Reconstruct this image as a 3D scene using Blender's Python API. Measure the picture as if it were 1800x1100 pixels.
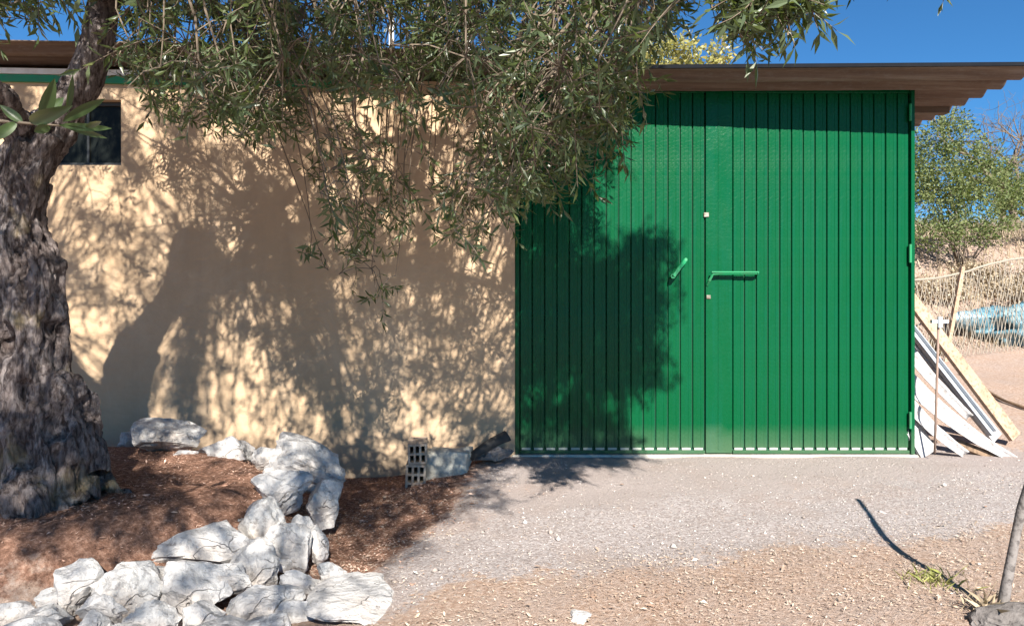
import bpy, bmesh, math, random
import numpy as np
from mathutils import Vector, Matrix, noise, Quaternion

# ------------------------------------------------------------------ camera, sky, sun, exposure
scene = bpy.context.scene
for o in list(bpy.data.objects):
    bpy.data.objects.remove(o)
F = 1250.0            # focal length in photograph pixels (photo is 1800 wide)
EYE = 0.95
HOR = 545.0
D = F / 270.0         # distance of the wall
cam = bpy.data.cameras.new('camera')
cam_o = bpy.data.objects.new('camera', cam)
scene.collection.objects.link(cam_o)
cam.sensor_width = 36.0
cam.lens = 36.0 * F / 1800.0
cam.shift_y = -5.0 / 1800.0
cam.clip_start = 0.05
cam.clip_end = 2000.0
cam_o.location = (0, 0, EYE)
cam_o.rotation_euler = (math.radians(90), 0, 0)
scene.camera = cam_o

SUN_EL = math.radians(37.0)
SUN_AZ = math.radians(10.0)      # sun stands behind the camera, a little to the right
S = Vector((math.sin(SUN_AZ) * math.cos(SUN_EL), -math.cos(SUN_AZ) * math.cos(SUN_EL), math.sin(SUN_EL)))
world = bpy.data.worlds.new('World')
scene.world = world
world.use_nodes = True
wn = world.node_tree.nodes
wl = world.node_tree.links
sky = wn.new('ShaderNodeTexSky')
sky.sky_type = 'NISHITA'
sky.sun_disc = False
sky.sun_elevation = SUN_EL
sky.sun_rotation = math.pi - SUN_AZ
sky.altitude = 300
sky.air_density = 0.85
sky.dust_density = 0.0
sky.ozone_density = 3.0
bg = wn['Background']
bg.inputs['Strength'].default_value = 0.05
tint = wn.new('ShaderNodeMix'); tint.data_type = 'RGBA'; tint.blend_type = 'MULTIPLY'
tint.inputs[0].default_value = 1.0
tint.inputs[7].default_value = (0.40, 0.86, 1.14, 1)      # deep blue dry summer sky
wl.new(sky.outputs['Color'], tint.inputs[6])
wl.new(tint.outputs[2], bg.inputs['Color'])
sl = bpy.data.lights.new('sun', 'SUN')
sl.energy = 5.0
sl.angle = math.radians(0.53)
sl.color = (1.0, 0.94, 0.85)
sun_o = bpy.data.objects.new('sun', sl)
scene.collection.objects.link(sun_o)
sun_o.rotation_euler = S.to_track_quat('Z', 'Y').to_euler()
scene.view_settings.view_transform = 'Standard'
scene.view_settings.look = 'None'
scene.view_settings.gamma = 1
scene.view_settings.exposure = 1.42
scene.view_settings.use_curve_mapping = False

# ------------------------------------------------------------------ helpers
rng = random.Random(11)
col = scene.collection
PI = math.pi

def P(px, py, d):
    return Vector(((px - 900.0) * d / F, d, EYE + (HOR - py) * d / F))

def proj(p):
    if p[1] < 0.05:
        return (-9999, -9999)
    return (900 + p[0] * F / p[1], HOR - (p[2] - EYE) * F / p[1])

def sstep(a, b, x):
    t = max(0.0, min(1.0, (x - a) / (b - a)))
    return t * t * (3 - 2 * t)

def fbm(p, o=4):
    return noise.fractal(Vector(p), 1.0, 2.0, o, noise_basis='PERLIN_ORIGINAL')

class MB:
    def __init__(self):
        self.v = []; self.f = []; self.m = []
    def add(self, vs, fs, mi=0):
        n = len(self.v)
        self.v += [tuple(v) for v in vs]
        self.f += [tuple(i + n for i in f) for f in fs]
        self.m += [mi] * len(fs)
        return self
    def box(self, x0, x1, y0, y1, z0, z1, mi=0, bev=0.0):
        if bev <= 0:
            vs = [(x, y, z) for x in (x0, x1) for y in (y0, y1) for z in (z0, z1)]
            fs = [(0, 1, 3, 2), (4, 6, 7, 5), (0, 4, 5, 1), (2, 3, 7, 6), (0, 2, 6, 4), (1, 5, 7, 3)]
            return self.add(vs, fs, mi)
        bm = bmesh.new()
        bmesh.ops.create_cube(bm, size=1)
        for v in bm.verts:
            v.co = Vector(((x0 + x1) / 2 + v.co.x * (x1 - x0), (y0 + y1) / 2 + v.co.y * (y1 - y0), (z0 + z1) / 2 + v.co.z * (z1 - z0)))
        bmesh.ops.bevel(bm, geom=bm.edges[:], offset=bev, segments=1, affect='EDGES', profile=0.5)
        bm.verts.index_update()
        self.add([v.co[:] for v in bm.verts], [[v.index for v in f.verts] for f in bm.faces], mi)
        bm.free()
        return self
    def beam(self, a, b, w, h, up=(0, 0, 1), mi=0, bev=0.0, warp=0.0, seg=1):
        """a rectangular bar from a to b, w across, h along 'up'"""
        a = Vector(a); b = Vector(b)
        d = (b - a); L = d.length; d.normalize()
        s = d.cross(Vector(up)).normalized(); u = s.cross(d).normalized()
        vs = []
        for i in range(seg + 1):
            t = i / seg
            c = a + d * L * t + u * warp * math.sin(PI * t)
            for (p, q) in ((-1, -1), (1, -1), (1, 1), (-1, 1)):
                vs.append(c + s * p * w / 2 + u * q * h / 2)
        fs = []
        for i in range(seg):
            k = i * 4
            for j in range(4):
                j2 = (j + 1) % 4
                fs.append((k + j, k + j2, k + 4 + j2, k + 4 + j))
        fs.append((3, 2, 1, 0)); k = seg * 4
        fs.append((k, k + 1, k + 2, k + 3))
        return self.add(vs, fs, mi)
    def tube(self, pts, rad, n=8, mi=0, cap=True, jit=0.0, seed=0):
        pts = [Vector(p) for p in pts]
        vs = []; fs = []
        prev = None
        for i, p in enumerate(pts):
            if i == 0: t = pts[1] - pts[0]
            elif i == len(pts) - 1: t = pts[-1] - pts[-2]
            else: t = pts[i + 1] - pts[i - 1]
            if t.length < 1e-9: t = Vector((0, 0, 1))
            t.normalize()
            if prev is None:
                a = t.orthogonal().normalized()
            else:
                a = (prev - t * prev.dot(t))
                a = a.normalized() if a.length > 1e-6 else t.orthogonal().normalized()
            prev = a
            b = t.cross(a)
            r = rad[i] if hasattr(rad, '__len__') else rad
            for k in range(n):
                an = 2 * PI * k / n
                rr = r
                if jit:
                    rr *= 1 + jit * fbm((p + (a * math.cos(an) + b * math.sin(an)) * r) * 9 + Vector((seed, 0, 0)), 2)
                vs.append(p + a * math.cos(an) * rr + b * math.sin(an) * rr)
        m = len(pts)
        for i in range(m - 1):
            for k in range(n):
                k2 = (k + 1) % n
                fs.append((i * n + k, i * n + k2, (i + 1) * n + k2, (i + 1) * n + k))
        if cap:
            fs.append(tuple(range(n - 1, -1, -1)))
            fs.append(tuple((m - 1) * n + k for k in range(n)))
        return self.add(vs, fs, mi)
    def mesh(self, name, mats, smooth=False):
        me = bpy.data.meshes.new(name)
        me.from_pydata(self.v, [], self.f)
        for m in (mats if isinstance(mats, (list, tuple)) else [mats]):
            me.materials.append(m)
        me.polygons.foreach_set('material_index', self.m)
        if smooth:
            me.polygons.foreach_set('use_smooth', [True] * len(me.polygons))
        me.update()
        return me
    def build(self, name, mats, parent=None, smooth=False, loc=None):
        return link(name, self.mesh(name, mats, smooth), parent, loc)

def link(name, me, parent=None, loc=None):
    o = bpy.data.objects.new(name, me)
    col.objects.link(o)
    if parent is not None: o.parent = parent
    if loc is not None: o.location = loc
    return o

def np_mesh(name, V, Fc, mat, smooth=False):
    """V (n,3) array, Fc (m,3) triangles"""
    me = bpy.data.meshes.new(name)
    me.vertices.add(len(V)); me.vertices.foreach_set('co', np.asarray(V, dtype=np.float32).ravel())
    m = len(Fc)
    me.loops.add(m * 3); me.loops.foreach_set('vertex_index', np.asarray(Fc, dtype=np.int32).ravel())
    me.polygons.add(m)
    me.polygons.foreach_set('loop_start', np.arange(0, m * 3, 3, dtype=np.int32))
    me.polygons.foreach_set('loop_total', np.full(m, 3, dtype=np.int32))
    if smooth: me.polygons.foreach_set('use_smooth', np.ones(m, dtype=bool))
    me.materials.append(mat)
    me.update(calc_edges=True)
    return me

def tag(o, label=None, cat=None, group=None, kind=None):
    if label: o['label'] = label
    if cat: o['category'] = cat
    if group: o['group'] = group
    if kind: o['kind'] = kind
    return o

def thing(name, label, cat, loc=(0, 0, 0), group=None):
    o = bpy.data.objects.new(name, None)
    col.objects.link(o)
    o.location = loc
    o.empty_display_size = 0.1
    return tag(o, label, cat, group)

# ------------------------------------------------------------------ materials
class Mat:
    def __init__(self, name):
        self.m = bpy.data.materials.new(name)
        self.m.use_nodes = True
        self.nt = self.m.node_tree
        self.b = self.nt.nodes['Principled BSDF']
        self.out = self.nt.nodes['Material Output']
        self._tc = None
    def n(self, t, **kw):
        x = self.nt.nodes.new(t)
        for k, v in kw.items(): setattr(x, k, v)
        return x
    def l(self, a, b): self.nt.links.new(a, b)
    def co(self, scale=(1, 1, 1), rot=(0, 0, 0)):
        if self._tc is None: self._tc = self.n('ShaderNodeTexCoord')
        mp = self.n('ShaderNodeMapping')
        mp.inputs['Scale'].default_value = scale
        mp.inputs['Rotation'].default_value = rot
        self.l(self._tc.outputs['Object'], mp.inputs['Vector'])
        return mp.outputs['Vector']
    def noise(self, scale, detail=4, rough=0.55, vec=None, dist=0.0):
        x = self.n('ShaderNodeTexNoise')
        x.inputs['Scale'].default_value = scale
        x.inputs['Detail'].default_value = detail
        x.inputs['Roughness'].default_value = rough
        x.inputs['Distortion'].default_value = dist
        self.l(vec if vec is not None else self.co(), x.inputs['Vector'])
        return x.outputs['Fac']
    def voro(self, scale, feature='F1', vec=None, out='Distance'):
        x = self.n('ShaderNodeTexVoronoi', feature=feature)
        x.inputs['Scale'].default_value = scale
        self.l(vec if vec is not None else self.co(), x.inputs['Vector'])
        return x.outputs[out]
    def ramp(self, fac, stops):
        x = self.n('ShaderNodeValToRGB')
        e = x.color_ramp.elements
        while len(e) < len(stops): e.new(0.5)
        for i, (p, c) in enumerate(stops):
            e[i].position = p
            e[i].color = (c, c, c, 1) if not hasattr(c, '__len__') else (*c, 1)
        self.l(fac, x.inputs['Fac'])
        return x.outputs['Color']
    def mix(self, fac, a, b, blend='MIX'):
        x = self.n('ShaderNodeMix', data_type='RGBA', blend_type=blend)
        for s, v in ((x.inputs[0], fac), (x.inputs[6], a), (x.inputs[7], b)):
            if hasattr(v, 'is_output'): self.l(v, s)
            elif hasattr(v, '__len__'): s.default_value = (*v, 1)
            else: s.default_value = v
        return x.outputs[2]
    def math(self, op, a, b=0.0, clamp=False):
        x = self.n('ShaderNodeMath', operation=op, use_clamp=clamp)
        for s, v in ((x.inputs[0], a), (x.inputs[1], b)):
            if hasattr(v, 'is_output'): self.l(v, s)
            else: s.default_value = v
        return x.outputs[0]
    def base(self, c):
        if hasattr(c, 'is_output'): self.l(c, self.b.inputs['Base Color'])
        else: self.b.inputs['Base Color'].default_value = (*c, 1)
        return self
    def rough(self, r):
        if hasattr(r, 'is_output'): self.l(r, self.b.inputs['Roughness'])
        else: self.b.inputs['Roughness'].default_value = r
        return self
    def spec(self, s):
        self.b.inputs['Specular IOR Level'].default_value = s
        return self
    def bump(self, h, dist=0.01, strength=1.0):
        x = self.n('ShaderNodeBump')
        x.inputs['Distance'].default_value = dist
        x.inputs['Strength'].default_value = strength
        self.l(h, x.inputs['Height'])
        self.l(x.outputs['Normal'], self.b.inputs['Normal'])
        return self

M = {}
# stucco wall
k = Mat('beige_stucco')
big = k.noise(0.9, 5, 0.6); fine = k.noise(26, 6, 0.65); streak = k.noise(1.0, 5, 0.6, k.co((5, 5, 0.5)))
c = k.ramp(big, [(0.3, (0.450, 0.317, 0.197)), (0.7, (0.545, 0.394, 0.257))])
c = k.mix(k.ramp(streak, [(0.50, 0.0), (0.75, 0.6)]), c, (0.389, 0.283, 0.189))
c = k.mix(k.ramp(fine, [(0.35, 0.25), (0.6, 0.0)]), c, (0.415, 0.300, 0.193))
hz = k.n('ShaderNodeSeparateXYZ'); k.l(k.co(), hz.inputs[0])
low = k.math('ADD', hz.outputs['Z'], k.math('MULTIPLY', big, 0.5))
c = k.mix(k.ramp(low, [(0.05, 0.6), (0.5, 0.0)]), c, (0.389, 0.321, 0.244))
c = k.mix(k.ramp(k.noise(3.1, 6, 0.7, k.co((1, 1, .6)), 0.8), [(0.50, 0.0), (0.72, 0.4)]), c, (0.577, 0.459, 0.333))
k.base(c).rough(0.92).spec(0.15)
k.bump(k.math('ADD', k.noise(7, 3, 0.5, k.co((1, 1, 2.2))), k.math('MULTIPLY', fine, 0.35)), 0.012, 0.7)
M['wall'] = k.m
k = Mat('white_paint'); c = k.mix(k.ramp(k.noise(14, 5), [(0.4, 0.0), (0.7, 0.6)]), (0.75, 0.74, 0.70), (0.52, 0.48, 0.42))
k.base(c).rough(0.7); M['white'] = k.m
# green door paint
def green(name, a, b):
    k = Mat(name)
    n1 = k.noise(1.6, 5, 0.6); n2 = k.noise(60, 3, 0.5)
    streak = k.noise(2.0, 5, 0.65, k.co((14, 14, 0.7)))
    oi = k.n('ShaderNodeObjectInfo')
    c = k.mix(n1, a, b)
    c = k.mix(k.ramp(streak, [(0.45, 0.0), (0.75, 0.55)]), c, (0.003, 0.075, 0.045))
    c = k.mix(k.math('MULTIPLY', oi.outputs['Random'], 0.22), c, (0.002, 0.085, 0.036))
    spk = k.voro(9.0)
    chip = k.math('MULTIPLY', k.math('LESS_THAN', spk, 0.046), k.math('GREATER_THAN', k.noise(2.2, 2), 0.52))
    c = k.mix(k.math('MULTIPLY', chip, 0.7), c, (0.55, 0.62, 0.55))
    dirt = k.n('ShaderNodeSeparateXYZ'); k.l(k.co(), dirt.inputs[0])
    lowd = k.math('ADD', dirt.outputs['Z'], k.math('MULTIPLY', k.noise(5, 4), 0.3))
    c = k.mix(k.ramp(lowd, [(0.12, 0.45), (0.36, 0.0)]), c, (0.13, 0.17, 0.11))
    k.base(c)
    k.rough(k.ramp(k.noise(7, 5, 0.65), [(0.3, 0.20), (0.7, 0.34)])).spec(0.15)
    k.bump(k.math('ADD', n2, k.math('MULTIPLY', k.noise(2.2, 3, .5, k.co((1, 1, .6))), 9.0)), 0.0024, 0.8)
    return k.m
M['green'] = green('green_door_paint', (0.001, 0.055, 0.018), (0.001, 0.071, 0.022))
k = Mat('dark_green_seam'); k.base((0.002, 0.055, 0.026)).rough(0.8); M['seam'] = k.m
k = Mat('worn_green_trim'); c = k.mix(k.ramp(k.noise(9, 5), [(0.45, 0.0), (0.7, 0.7)]), (0.004, 0.22, 0.08), (0.05, 0.13, 0.07)); k.base(c).rough(0.5); M['trim'] = k.m
k = Mat('bare_metal'); c = k.mix(k.ramp(k.noise(40, 5), [(0.4, 0.0), (0.65, 0.8)]), (0.30, 0.30, 0.26), (0.12, 0.08, 0.05)); k.base(c).rough(0.5); k.b.inputs['Metallic'].default_value = 0.4; M['metal'] = k.m
k = Mat('primed_edge'); k.base((0.34, 0.37, 0.32)).rough(0.6); M['edge'] = k.m
# roof cement sheet
k = Mat('fibre_cement')
n1 = k.noise(3.0, 6, 0.7, k.co((0.25, 7, 7))); n2 = k.noise(40, 5, 0.7, k.co((0.4, 1, 1)))
c = k.ramp(n1, [(0.25, (0.075, 0.050, 0.039)), (0.5, (0.125, 0.088, 0.068)), (0.75, (0.21, 0.17, 0.14))])
c = k.mix(k.ramp(n2, [(0.5, 0.0), (0.75, 0.5)]), c, (0.17, 0.155, 0.14))
k.base(c).rough(0.9).spec(0.2); k.bump(n2, 0.004, 0.8); M['cement'] = k.m
k = Mat('dark_timber'); c = k.mix(k.noise(6, 5, 0.6, k.co((1, 8, 8))), (0.05, 0.03, 0.02), (0.12, 0.08, 0.05)); k.base(c).rough(0.8); M['timber'] = k.m
k = Mat('dark_glass'); k.base((0.010, 0.012, 0.011)).rough(0.18).spec(0.07); M['glass'] = k.m
k = Mat('dark_frame'); k.base((0.02, 0.022, 0.022)).rough(0.5); M['frame'] = k.m
# bark
k = Mat('olive_bark')
n1 = k.noise(5, 6, 0.65, k.co((2.2, 2.2, 0.7)), 0.6); n2 = k.noise(46, 6, 0.7, k.co((1, 1, 0.25)))
c = k.ramp(n1, [(0.30, (0.093, 0.071, 0.063)), (0.5, (0.239, 0.201, 0.191)), (0.70, (0.498, 0.443, 0.425))])
c = k.mix(k.ramp(n2, [(0.40, 0.85), (0.56, 0.0)]), c, (0.046, 0.033, 0.031))
c = k.mix(k.ramp(k.noise(4.1, 4), [(0.60, 0.0), (0.72, 0.55)]), c, (0.436, 0.348, 0.186))
k.base(c).rough(0.95).spec(0.1)
k.bump(k.math('ADD', n2, k.math('MULTIPLY', k.noise(16, 4, .6, k.co((1, 1, 0.2))), 0.8)), 0.03, 1.0)
M['bark'] = k.m
k = Mat('twig_bark'); c = k.mix(k.noise(20, 3), (0.10, 0.075, 0.055), (0.22, 0.18, 0.14)); k.base(c).rough(0.9).spec(0.1); M['twig'] = k.m

def leafmat(name, stops, under, trans=(0.16, 0.22, 0.03), tf=0.25, rough=0.38):
    k = Mat(name)
    g = k.n('ShaderNodeNewGeometry')
    c = k.ramp(g.outputs['Random Per Island'], stops)
    c = k.mix(k.ramp(k.noise(3.0, 3), [(0.35, 0.0), (0.7, 0.4)]), c, tuple(x * 1.35 for x in stops[-1][1]))
    u = k.mix(0.35, under, c)
    c2 = k.mix(g.outputs['Backfacing'], c, u)
    k.base(c2).rough(rough)
    tr = k.n('ShaderNodeBsdfTranslucent'); tr.inputs['Color'].default_value = (*trans, 1)
    mx = k.n('ShaderNodeMixShader'); mx.inputs[0].default_value = tf
    k.l(k.b.outputs[0], mx.inputs[1]); k.l(tr.outputs[0], mx.inputs[2]); k.l(mx.outputs[0], k.out.inputs['Surface'])
    return k.m
M['olive'] = leafmat('olive_leaf', [(0.0, (0.016, 0.030, 0.009)), (0.45, (0.032, 0.055, 0.015)), (0.8, (0.057, 0.085, 0.026)), (1.0, (0.104, 0.111, 0.042))], (0.109, 0.150, 0.085))
M['broad'] = leafmat('broad_leaf', [(0.0, (0.031, 0.064, 0.022)), (1.0, (0.068, 0.099, 0.037))], (0.149, 0.157, 0.087), (0.124, 0.174, 0.031), 0.22)
M['bush'] = leafmat('bush_leaf', [(0.0, (0.036, 0.069, 0.014)), (0.5, (0.087, 0.131, 0.032)), (1.0, (0.160, 0.173, 0.059))], (0.145, 0.173, 0.072), (0.181, 0.242, 0.044), 0.3, 0.65)
M['yellow'] = leafmat('yellowing_leaf', [(0.0, (0.13, 0.15, 0.04)), (0.5, (0.26, 0.25, 0.07)), (1.0, (0.36, 0.28, 0.10))], (0.3, 0.3, 0.12), (0.4, 0.4, 0.1), 0.3)
M['drybrush'] = leafmat('dry_brush', [(0.0, (0.16, 0.12, 0.08)), (0.5, (0.36, 0.28, 0.19)), (1.0, (0.56, 0.47, 0.34))], (0.3, 0.24, 0.16), (0.4, 0.3, 0.15), 0.15, 0.8)
M['weed'] = leafmat('weed_leaf', [(0.0, (0.14, 0.18, 0.04)), (1.0, (0.34, 0.34, 0.10))], (0.3, 0.3, 0.12), (0.4, 0.4, 0.1), 0.25, 0.6)
M['litter'] = leafmat('dry_litter', [(0.0, (0.149, 0.079, 0.049)), (0.3, (0.285, 0.178, 0.120)), (0.65, (0.408, 0.298, 0.212)), (1.0, (0.495, 0.437, 0.367))], (0.279, 0.199, 0.141), (0.248, 0.166, 0.071), 0.05, 0.8)
M['soil_litter'] = leafmat('brown_litter', [(0.0, (0.115, 0.058, 0.034)), (0.4, (0.298, 0.155, 0.103)), (0.8, (0.528, 0.311, 0.219)), (1.0, (0.757, 0.551, 0.436))], (0.344, 0.207, 0.138), (0.344, 0.230, 0.115), 0.05, 0.8)
# stones
k = Mat('white_limestone')
n1 = k.noise(6, 6, 0.65); n2 = k.noise(38, 6, 0.7); oi = k.n('ShaderNodeObjectInfo')
c = k.ramp(n1, [(0.28, (0.389, 0.368, 0.352)), (0.5, (0.595, 0.579, 0.557)), (0.75, (0.778, 0.757, 0.736))])
c = k.mix(k.ramp(n2, [(0.36, 0.75), (0.49, 0.0)]), c, (0.237, 0.216, 0.206))
c = k.mix(k.ramp(k.noise(3.3, 4), [(0.50, 0.0), (0.66, 0.75)]), c, (0.432, 0.357, 0.292))
c = k.mix(k.math('MULTIPLY', oi.outputs['Random'], 0.55), c, (0.541, 0.530, 0.530))
wv = k.n('ShaderNodeVectorMath', operation='ADD'); nz = k.n('ShaderNodeTexNoise'); nz.inputs['Scale'].default_value = 9
k.l(k.co(), nz.inputs['Vector']); sc_ = k.n('ShaderNodeVectorMath', operation='SCALE'); sc_.inputs['Scale'].default_value = .22
k.l(nz.outputs['Color'], sc_.inputs[0]); k.l(k.co(), wv.inputs[0]); k.l(sc_.outputs[0], wv.inputs[1])
crack = k.math('MULTIPLY', k.ramp(k.voro(5.0, 'DISTANCE_TO_EDGE', wv.outputs[0]), [(0.0, 1.0), (0.016, 0.0)]), k.ramp(k.noise(7, 3), [(0.48, 0.0), (0.6, 1.0)]))
c = k.mix(k.math('MULTIPLY', crack, 0.45), c, (0.16, 0.13, 0.11))
k.base(c).rough(0.9).spec(0.2)
k.bump(k.math('SUBTRACT', k.math('ADD', n2, k.math('MULTIPLY', k.voro(17), 0.6)), k.math('MULTIPLY', crack, .5)), 0.020, 1.0)
M['stone'] = k.m
k = Mat('grey_stone'); n2 = k.noise(24, 6, 0.7)
c = k.ramp(k.noise(5, 6), [(0.3, (0.124, 0.112, 0.105)), (0.7, (0.260, 0.236, 0.223))]); c = k.mix(k.ramp(n2, [(0.35, 0.6), (0.5, 0.0)]), c, (0.074, 0.062, 0.056))
k.base(c).rough(0.95).spec(0.1); k.bump(n2, 0.015, 0.9); M['greystone'] = k.m
k = Mat('rough_concrete'); n2 = k.noise(55, 5, 0.7)
c = k.ramp(k.noise(9, 5), [(0.3, (0.34, 0.32, 0.27)), (0.7, (0.56, 0.54, 0.47))]); c = k.mix(k.ramp(n2, [(0.3, 0.6), (0.45, 0.0)]), c, (0.18, 0.16, 0.13))
k.base(c).rough(0.95); k.bump(n2, 0.008, 0.9); M['concrete'] = k.m
k = Mat('clay_brick'); c = k.ramp(k.noise(16, 5), [(0.3, (0.34, 0.25, 0.18)), (0.7, (0.52, 0.43, 0.33))]); k.base(c).rough(0.95); k.bump(k.noise(70, 4), 0.003, 0.8); M['brick'] = k.m
k = Mat('black_hole'); k.base((0.012, 0.01, 0.009)).rough(0.95); M['black'] = k.m
k = Mat('black_pipe'); c = k.mix(k.noise(20, 5), (0.012, 0.012, 0.012), (0.05, 0.045, 0.04)); k.base(c).rough(0.75); M['pipe'] = k.m
# weathered timbers and sheets
def wood(name, a, b, d):
    k = Mat(name)
    gr = k.noise(6, 6, 0.7, k.co((2.2, 1, 1), (0, 0.9, 0)), 0.4)
    c = k.ramp(gr, [(0.3, a), (0.7, b)])
    c = k.mix(k.ramp(k.noise(50, 4), [(0.36, 0.7), (0.5, 0.0)]), c, d)
    k.base(c).rough(0.85).spec(0.2); k.bump(k.noise(60, 4), 0.004, 0.8)
    return k.m
M['tan'] = wood('tan_plank', (0.330, 0.224, 0.152), (0.462, 0.343, 0.251), (0.198, 0.125, 0.079))
M['greywood'] = wood('grey_weathered_wood', (0.129, 0.114, 0.104), (0.248, 0.228, 0.218), (0.050, 0.042, 0.040))
M['whiteboard'] = wood('white_board', (0.361, 0.351, 0.349), (0.449, 0.443, 0.450), (0.246, 0.219, 0.202))
M['barkwood'] = wood('brown_splintered_wood', (0.12, 0.08, 0.055), (0.26, 0.18, 0.12), (0.05, 0.035, 0.025))
k = Mat('zinc_channel'); c = k.mix(k.noise(8, 5), (0.30, 0.33, 0.37), (0.52, 0.55, 0.58)); k.base(c).rough(0.55); k.b.inputs['Metallic'].default_value = 0.35; M['zinc'] = k.m
k = Mat('dark_zinc'); c = k.mix(k.noise(12, 5), (0.006, 0.008, 0.012), (0.014, 0.015, 0.018)); k.base(c).rough(0.8).spec(0.05); M['zincdark'] = k.m
k = Mat('rusty_rod'); c = k.mix(k.noise(30, 4), (0.16, 0.10, 0.075), (0.30, 0.22, 0.18)); k.base(c).rough(0.8); M['rust'] = k.m
k = Mat('fence_wire'); k.base((0.285, 0.251, 0.202)).rough(0.7); M['wire'] = k.m
k = Mat('blue_plastic'); c = k.ramp(k.noise(2.2, 4), [(0.3, (0.036, 0.093, 0.110)), (0.5, (0.120, 0.244, 0.308)), (0.7, (0.300, 0.394, 0.440))]); k.base(c).rough(0.5); k.bump(k.noise(7, 4), 0.05, 0.8); M['blue'] = k.m

# ground: three kinds of ground chosen by an attribute plus noise
k = Mat('ground')
at = k.n('ShaderNodeAttribute'); at.attribute_name = 'zone'
sp = k.n('ShaderNodeSeparateColor'); k.l(at.outputs['Color'], sp.inputs[0])
edge = k.math('MULTIPLY', k.math('SUBTRACT', k.noise(4, 6, 0.7), 0.5), 1.7)
edge2 = k.math('MULTIPLY', k.math('SUBTRACT', k.noise(26, 4, 0.65), 0.5), 0.8)
e = k.math('ADD', edge, edge2)
ap = k.ramp(k.math('ADD', sp.outputs['Red'], e), [(0.40, 0.0), (0.60, 1.0)])
so = k.ramp(k.math('ADD', sp.outputs['Green'], e), [(0.38, 0.0), (0.62, 1.0)])
g1 = k.noise(170, 4, 0.7); g2 = k.noise(3.2, 5, 0.6); g3 = k.voro(120, out='Color'); g4 = k.noise(48, 5, 0.7)
sc3 = k.n('ShaderNodeSeparateColor'); k.l(g3, sc3.inputs[0])
litter = k.ramp(g4, [(0.28, (0.237, 0.148, 0.106)), (0.45, (0.403, 0.281, 0.212)), (0.6, (0.487, 0.370, 0.302)), (0.75, (0.542, 0.466, 0.408))])
litter = k.mix(k.ramp(g2, [(0.4, 0.0), (0.65, 0.45)]), litter, (0.389, 0.325, 0.294))
grav = k.ramp(sc3.outputs['Red'], [(0.0, (0.238, 0.196, 0.181)), (0.35, (0.376, 0.326, 0.309)), (0.7, (0.455, 0.406, 0.393)), (1.0, (0.549, 0.514, 0.506))])
conc = k.ramp(g1, [(0.3, (0.332, 0.272, 0.248)), (0.6, (0.440, 0.381, 0.358)), (0.8, (0.491, 0.441, 0.422))])
grav = k.mix(k.ramp(k.math('ADD', sp.outputs['Blue'], edge), [(0.10, 0.25), (0.6, 0.95)]), grav, conc)
grav = k.mix(k.ramp(k.noise(2.0, 4, 0.6), [(0.5, 0.0), (0.72, 0.6)]), grav, (0.376, 0.290, 0.248))
soil = k.ramp(g4, [(0.3, (0.100, 0.053, 0.036)), (0.5, (0.252, 0.138, 0.095)), (0.7, (0.478, 0.296, 0.214))])
c = k.mix(ap, litter, grav); c = k.mix(so, c, soil)
k.base(c).rough(0.95).spec(0.12)
k.bump(k.math('ADD', k.math('ADD', g1, k.math('MULTIPLY', sc3.outputs['Red'], 0.6)), k.math('MULTIPLY', g4, 1.4)), 0.012, 0.9)
M['ground'] = k.m
k = Mat('pebble'); g = k.n('ShaderNodeNewGeometry')
k.base(k.ramp(g.outputs['Random Per Island'], [(0.0, (0.202, 0.166, 0.144)), (0.4, (0.360, 0.317, 0.288)), (0.8, (0.461, 0.418, 0.389)), (1.0, (0.547, 0.526, 0.504))])).rough(0.95).spec(0.1)
M['pebble'] = k.m

# ------------------------------------------------------------------ ground
def mound(x, y):
    r = math.hypot((x + 2.30) / 1.32, (y - 3.45) / 1.0)
    return 1 - sstep(0.72, 1.08, r)

def H(x, y):
    left = sstep(0.0, -1.0, x)
    h = -0.045 * sstep(4.4, 3.0, y) - 0.135 * left * sstep(1.2, 3.0, y) - 0.05 * left * (1 - sstep(1.2, 3.0, y))
    h += 0.285 * mound(x, y)
    # hillside behind and to the right
    k = sstep(2.4, 3.2, x + (y - 5.0) * 0.0)
    up = 0.155 * max(0, y - 4.75) * (1 if y < 8.3 else 0)
    if y >= 8.3: up = 0.155 * 3.55 + 0.70 * (min(y, 10.3) - 8.3) + 0.16 * max(0, min(y, 16.0) - 10.3)
    if y > 16: up += 0.16 * 3 * (1 - math.exp(-(y - 16) / 9.0))
    far = sstep(8.0, 9.5, y)
    h += up * max(k, far)
    if -6 < x < 6 and 0.5 < y < 12:
        h += 0.012 * fbm((x * 2.2, y * 2.2, 0.3), 3) + 0.10 * fbm((x * .9, y * .9, 5.3), 3) * sstep(5.2, 8, y)
    return h

def grid_axis(lo, hi, step, far, grow=1.22):
    a = list(np.arange(lo, hi + step * .5, step))
    s = step; x = a[-1]
    while x < far:
        s *= grow; x += s; a.append(x)
    s = step; x = a[0]; b = []
    while x > -far:
        s *= grow; x -= s; b.append(x)
    return b[::-1] + a

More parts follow.
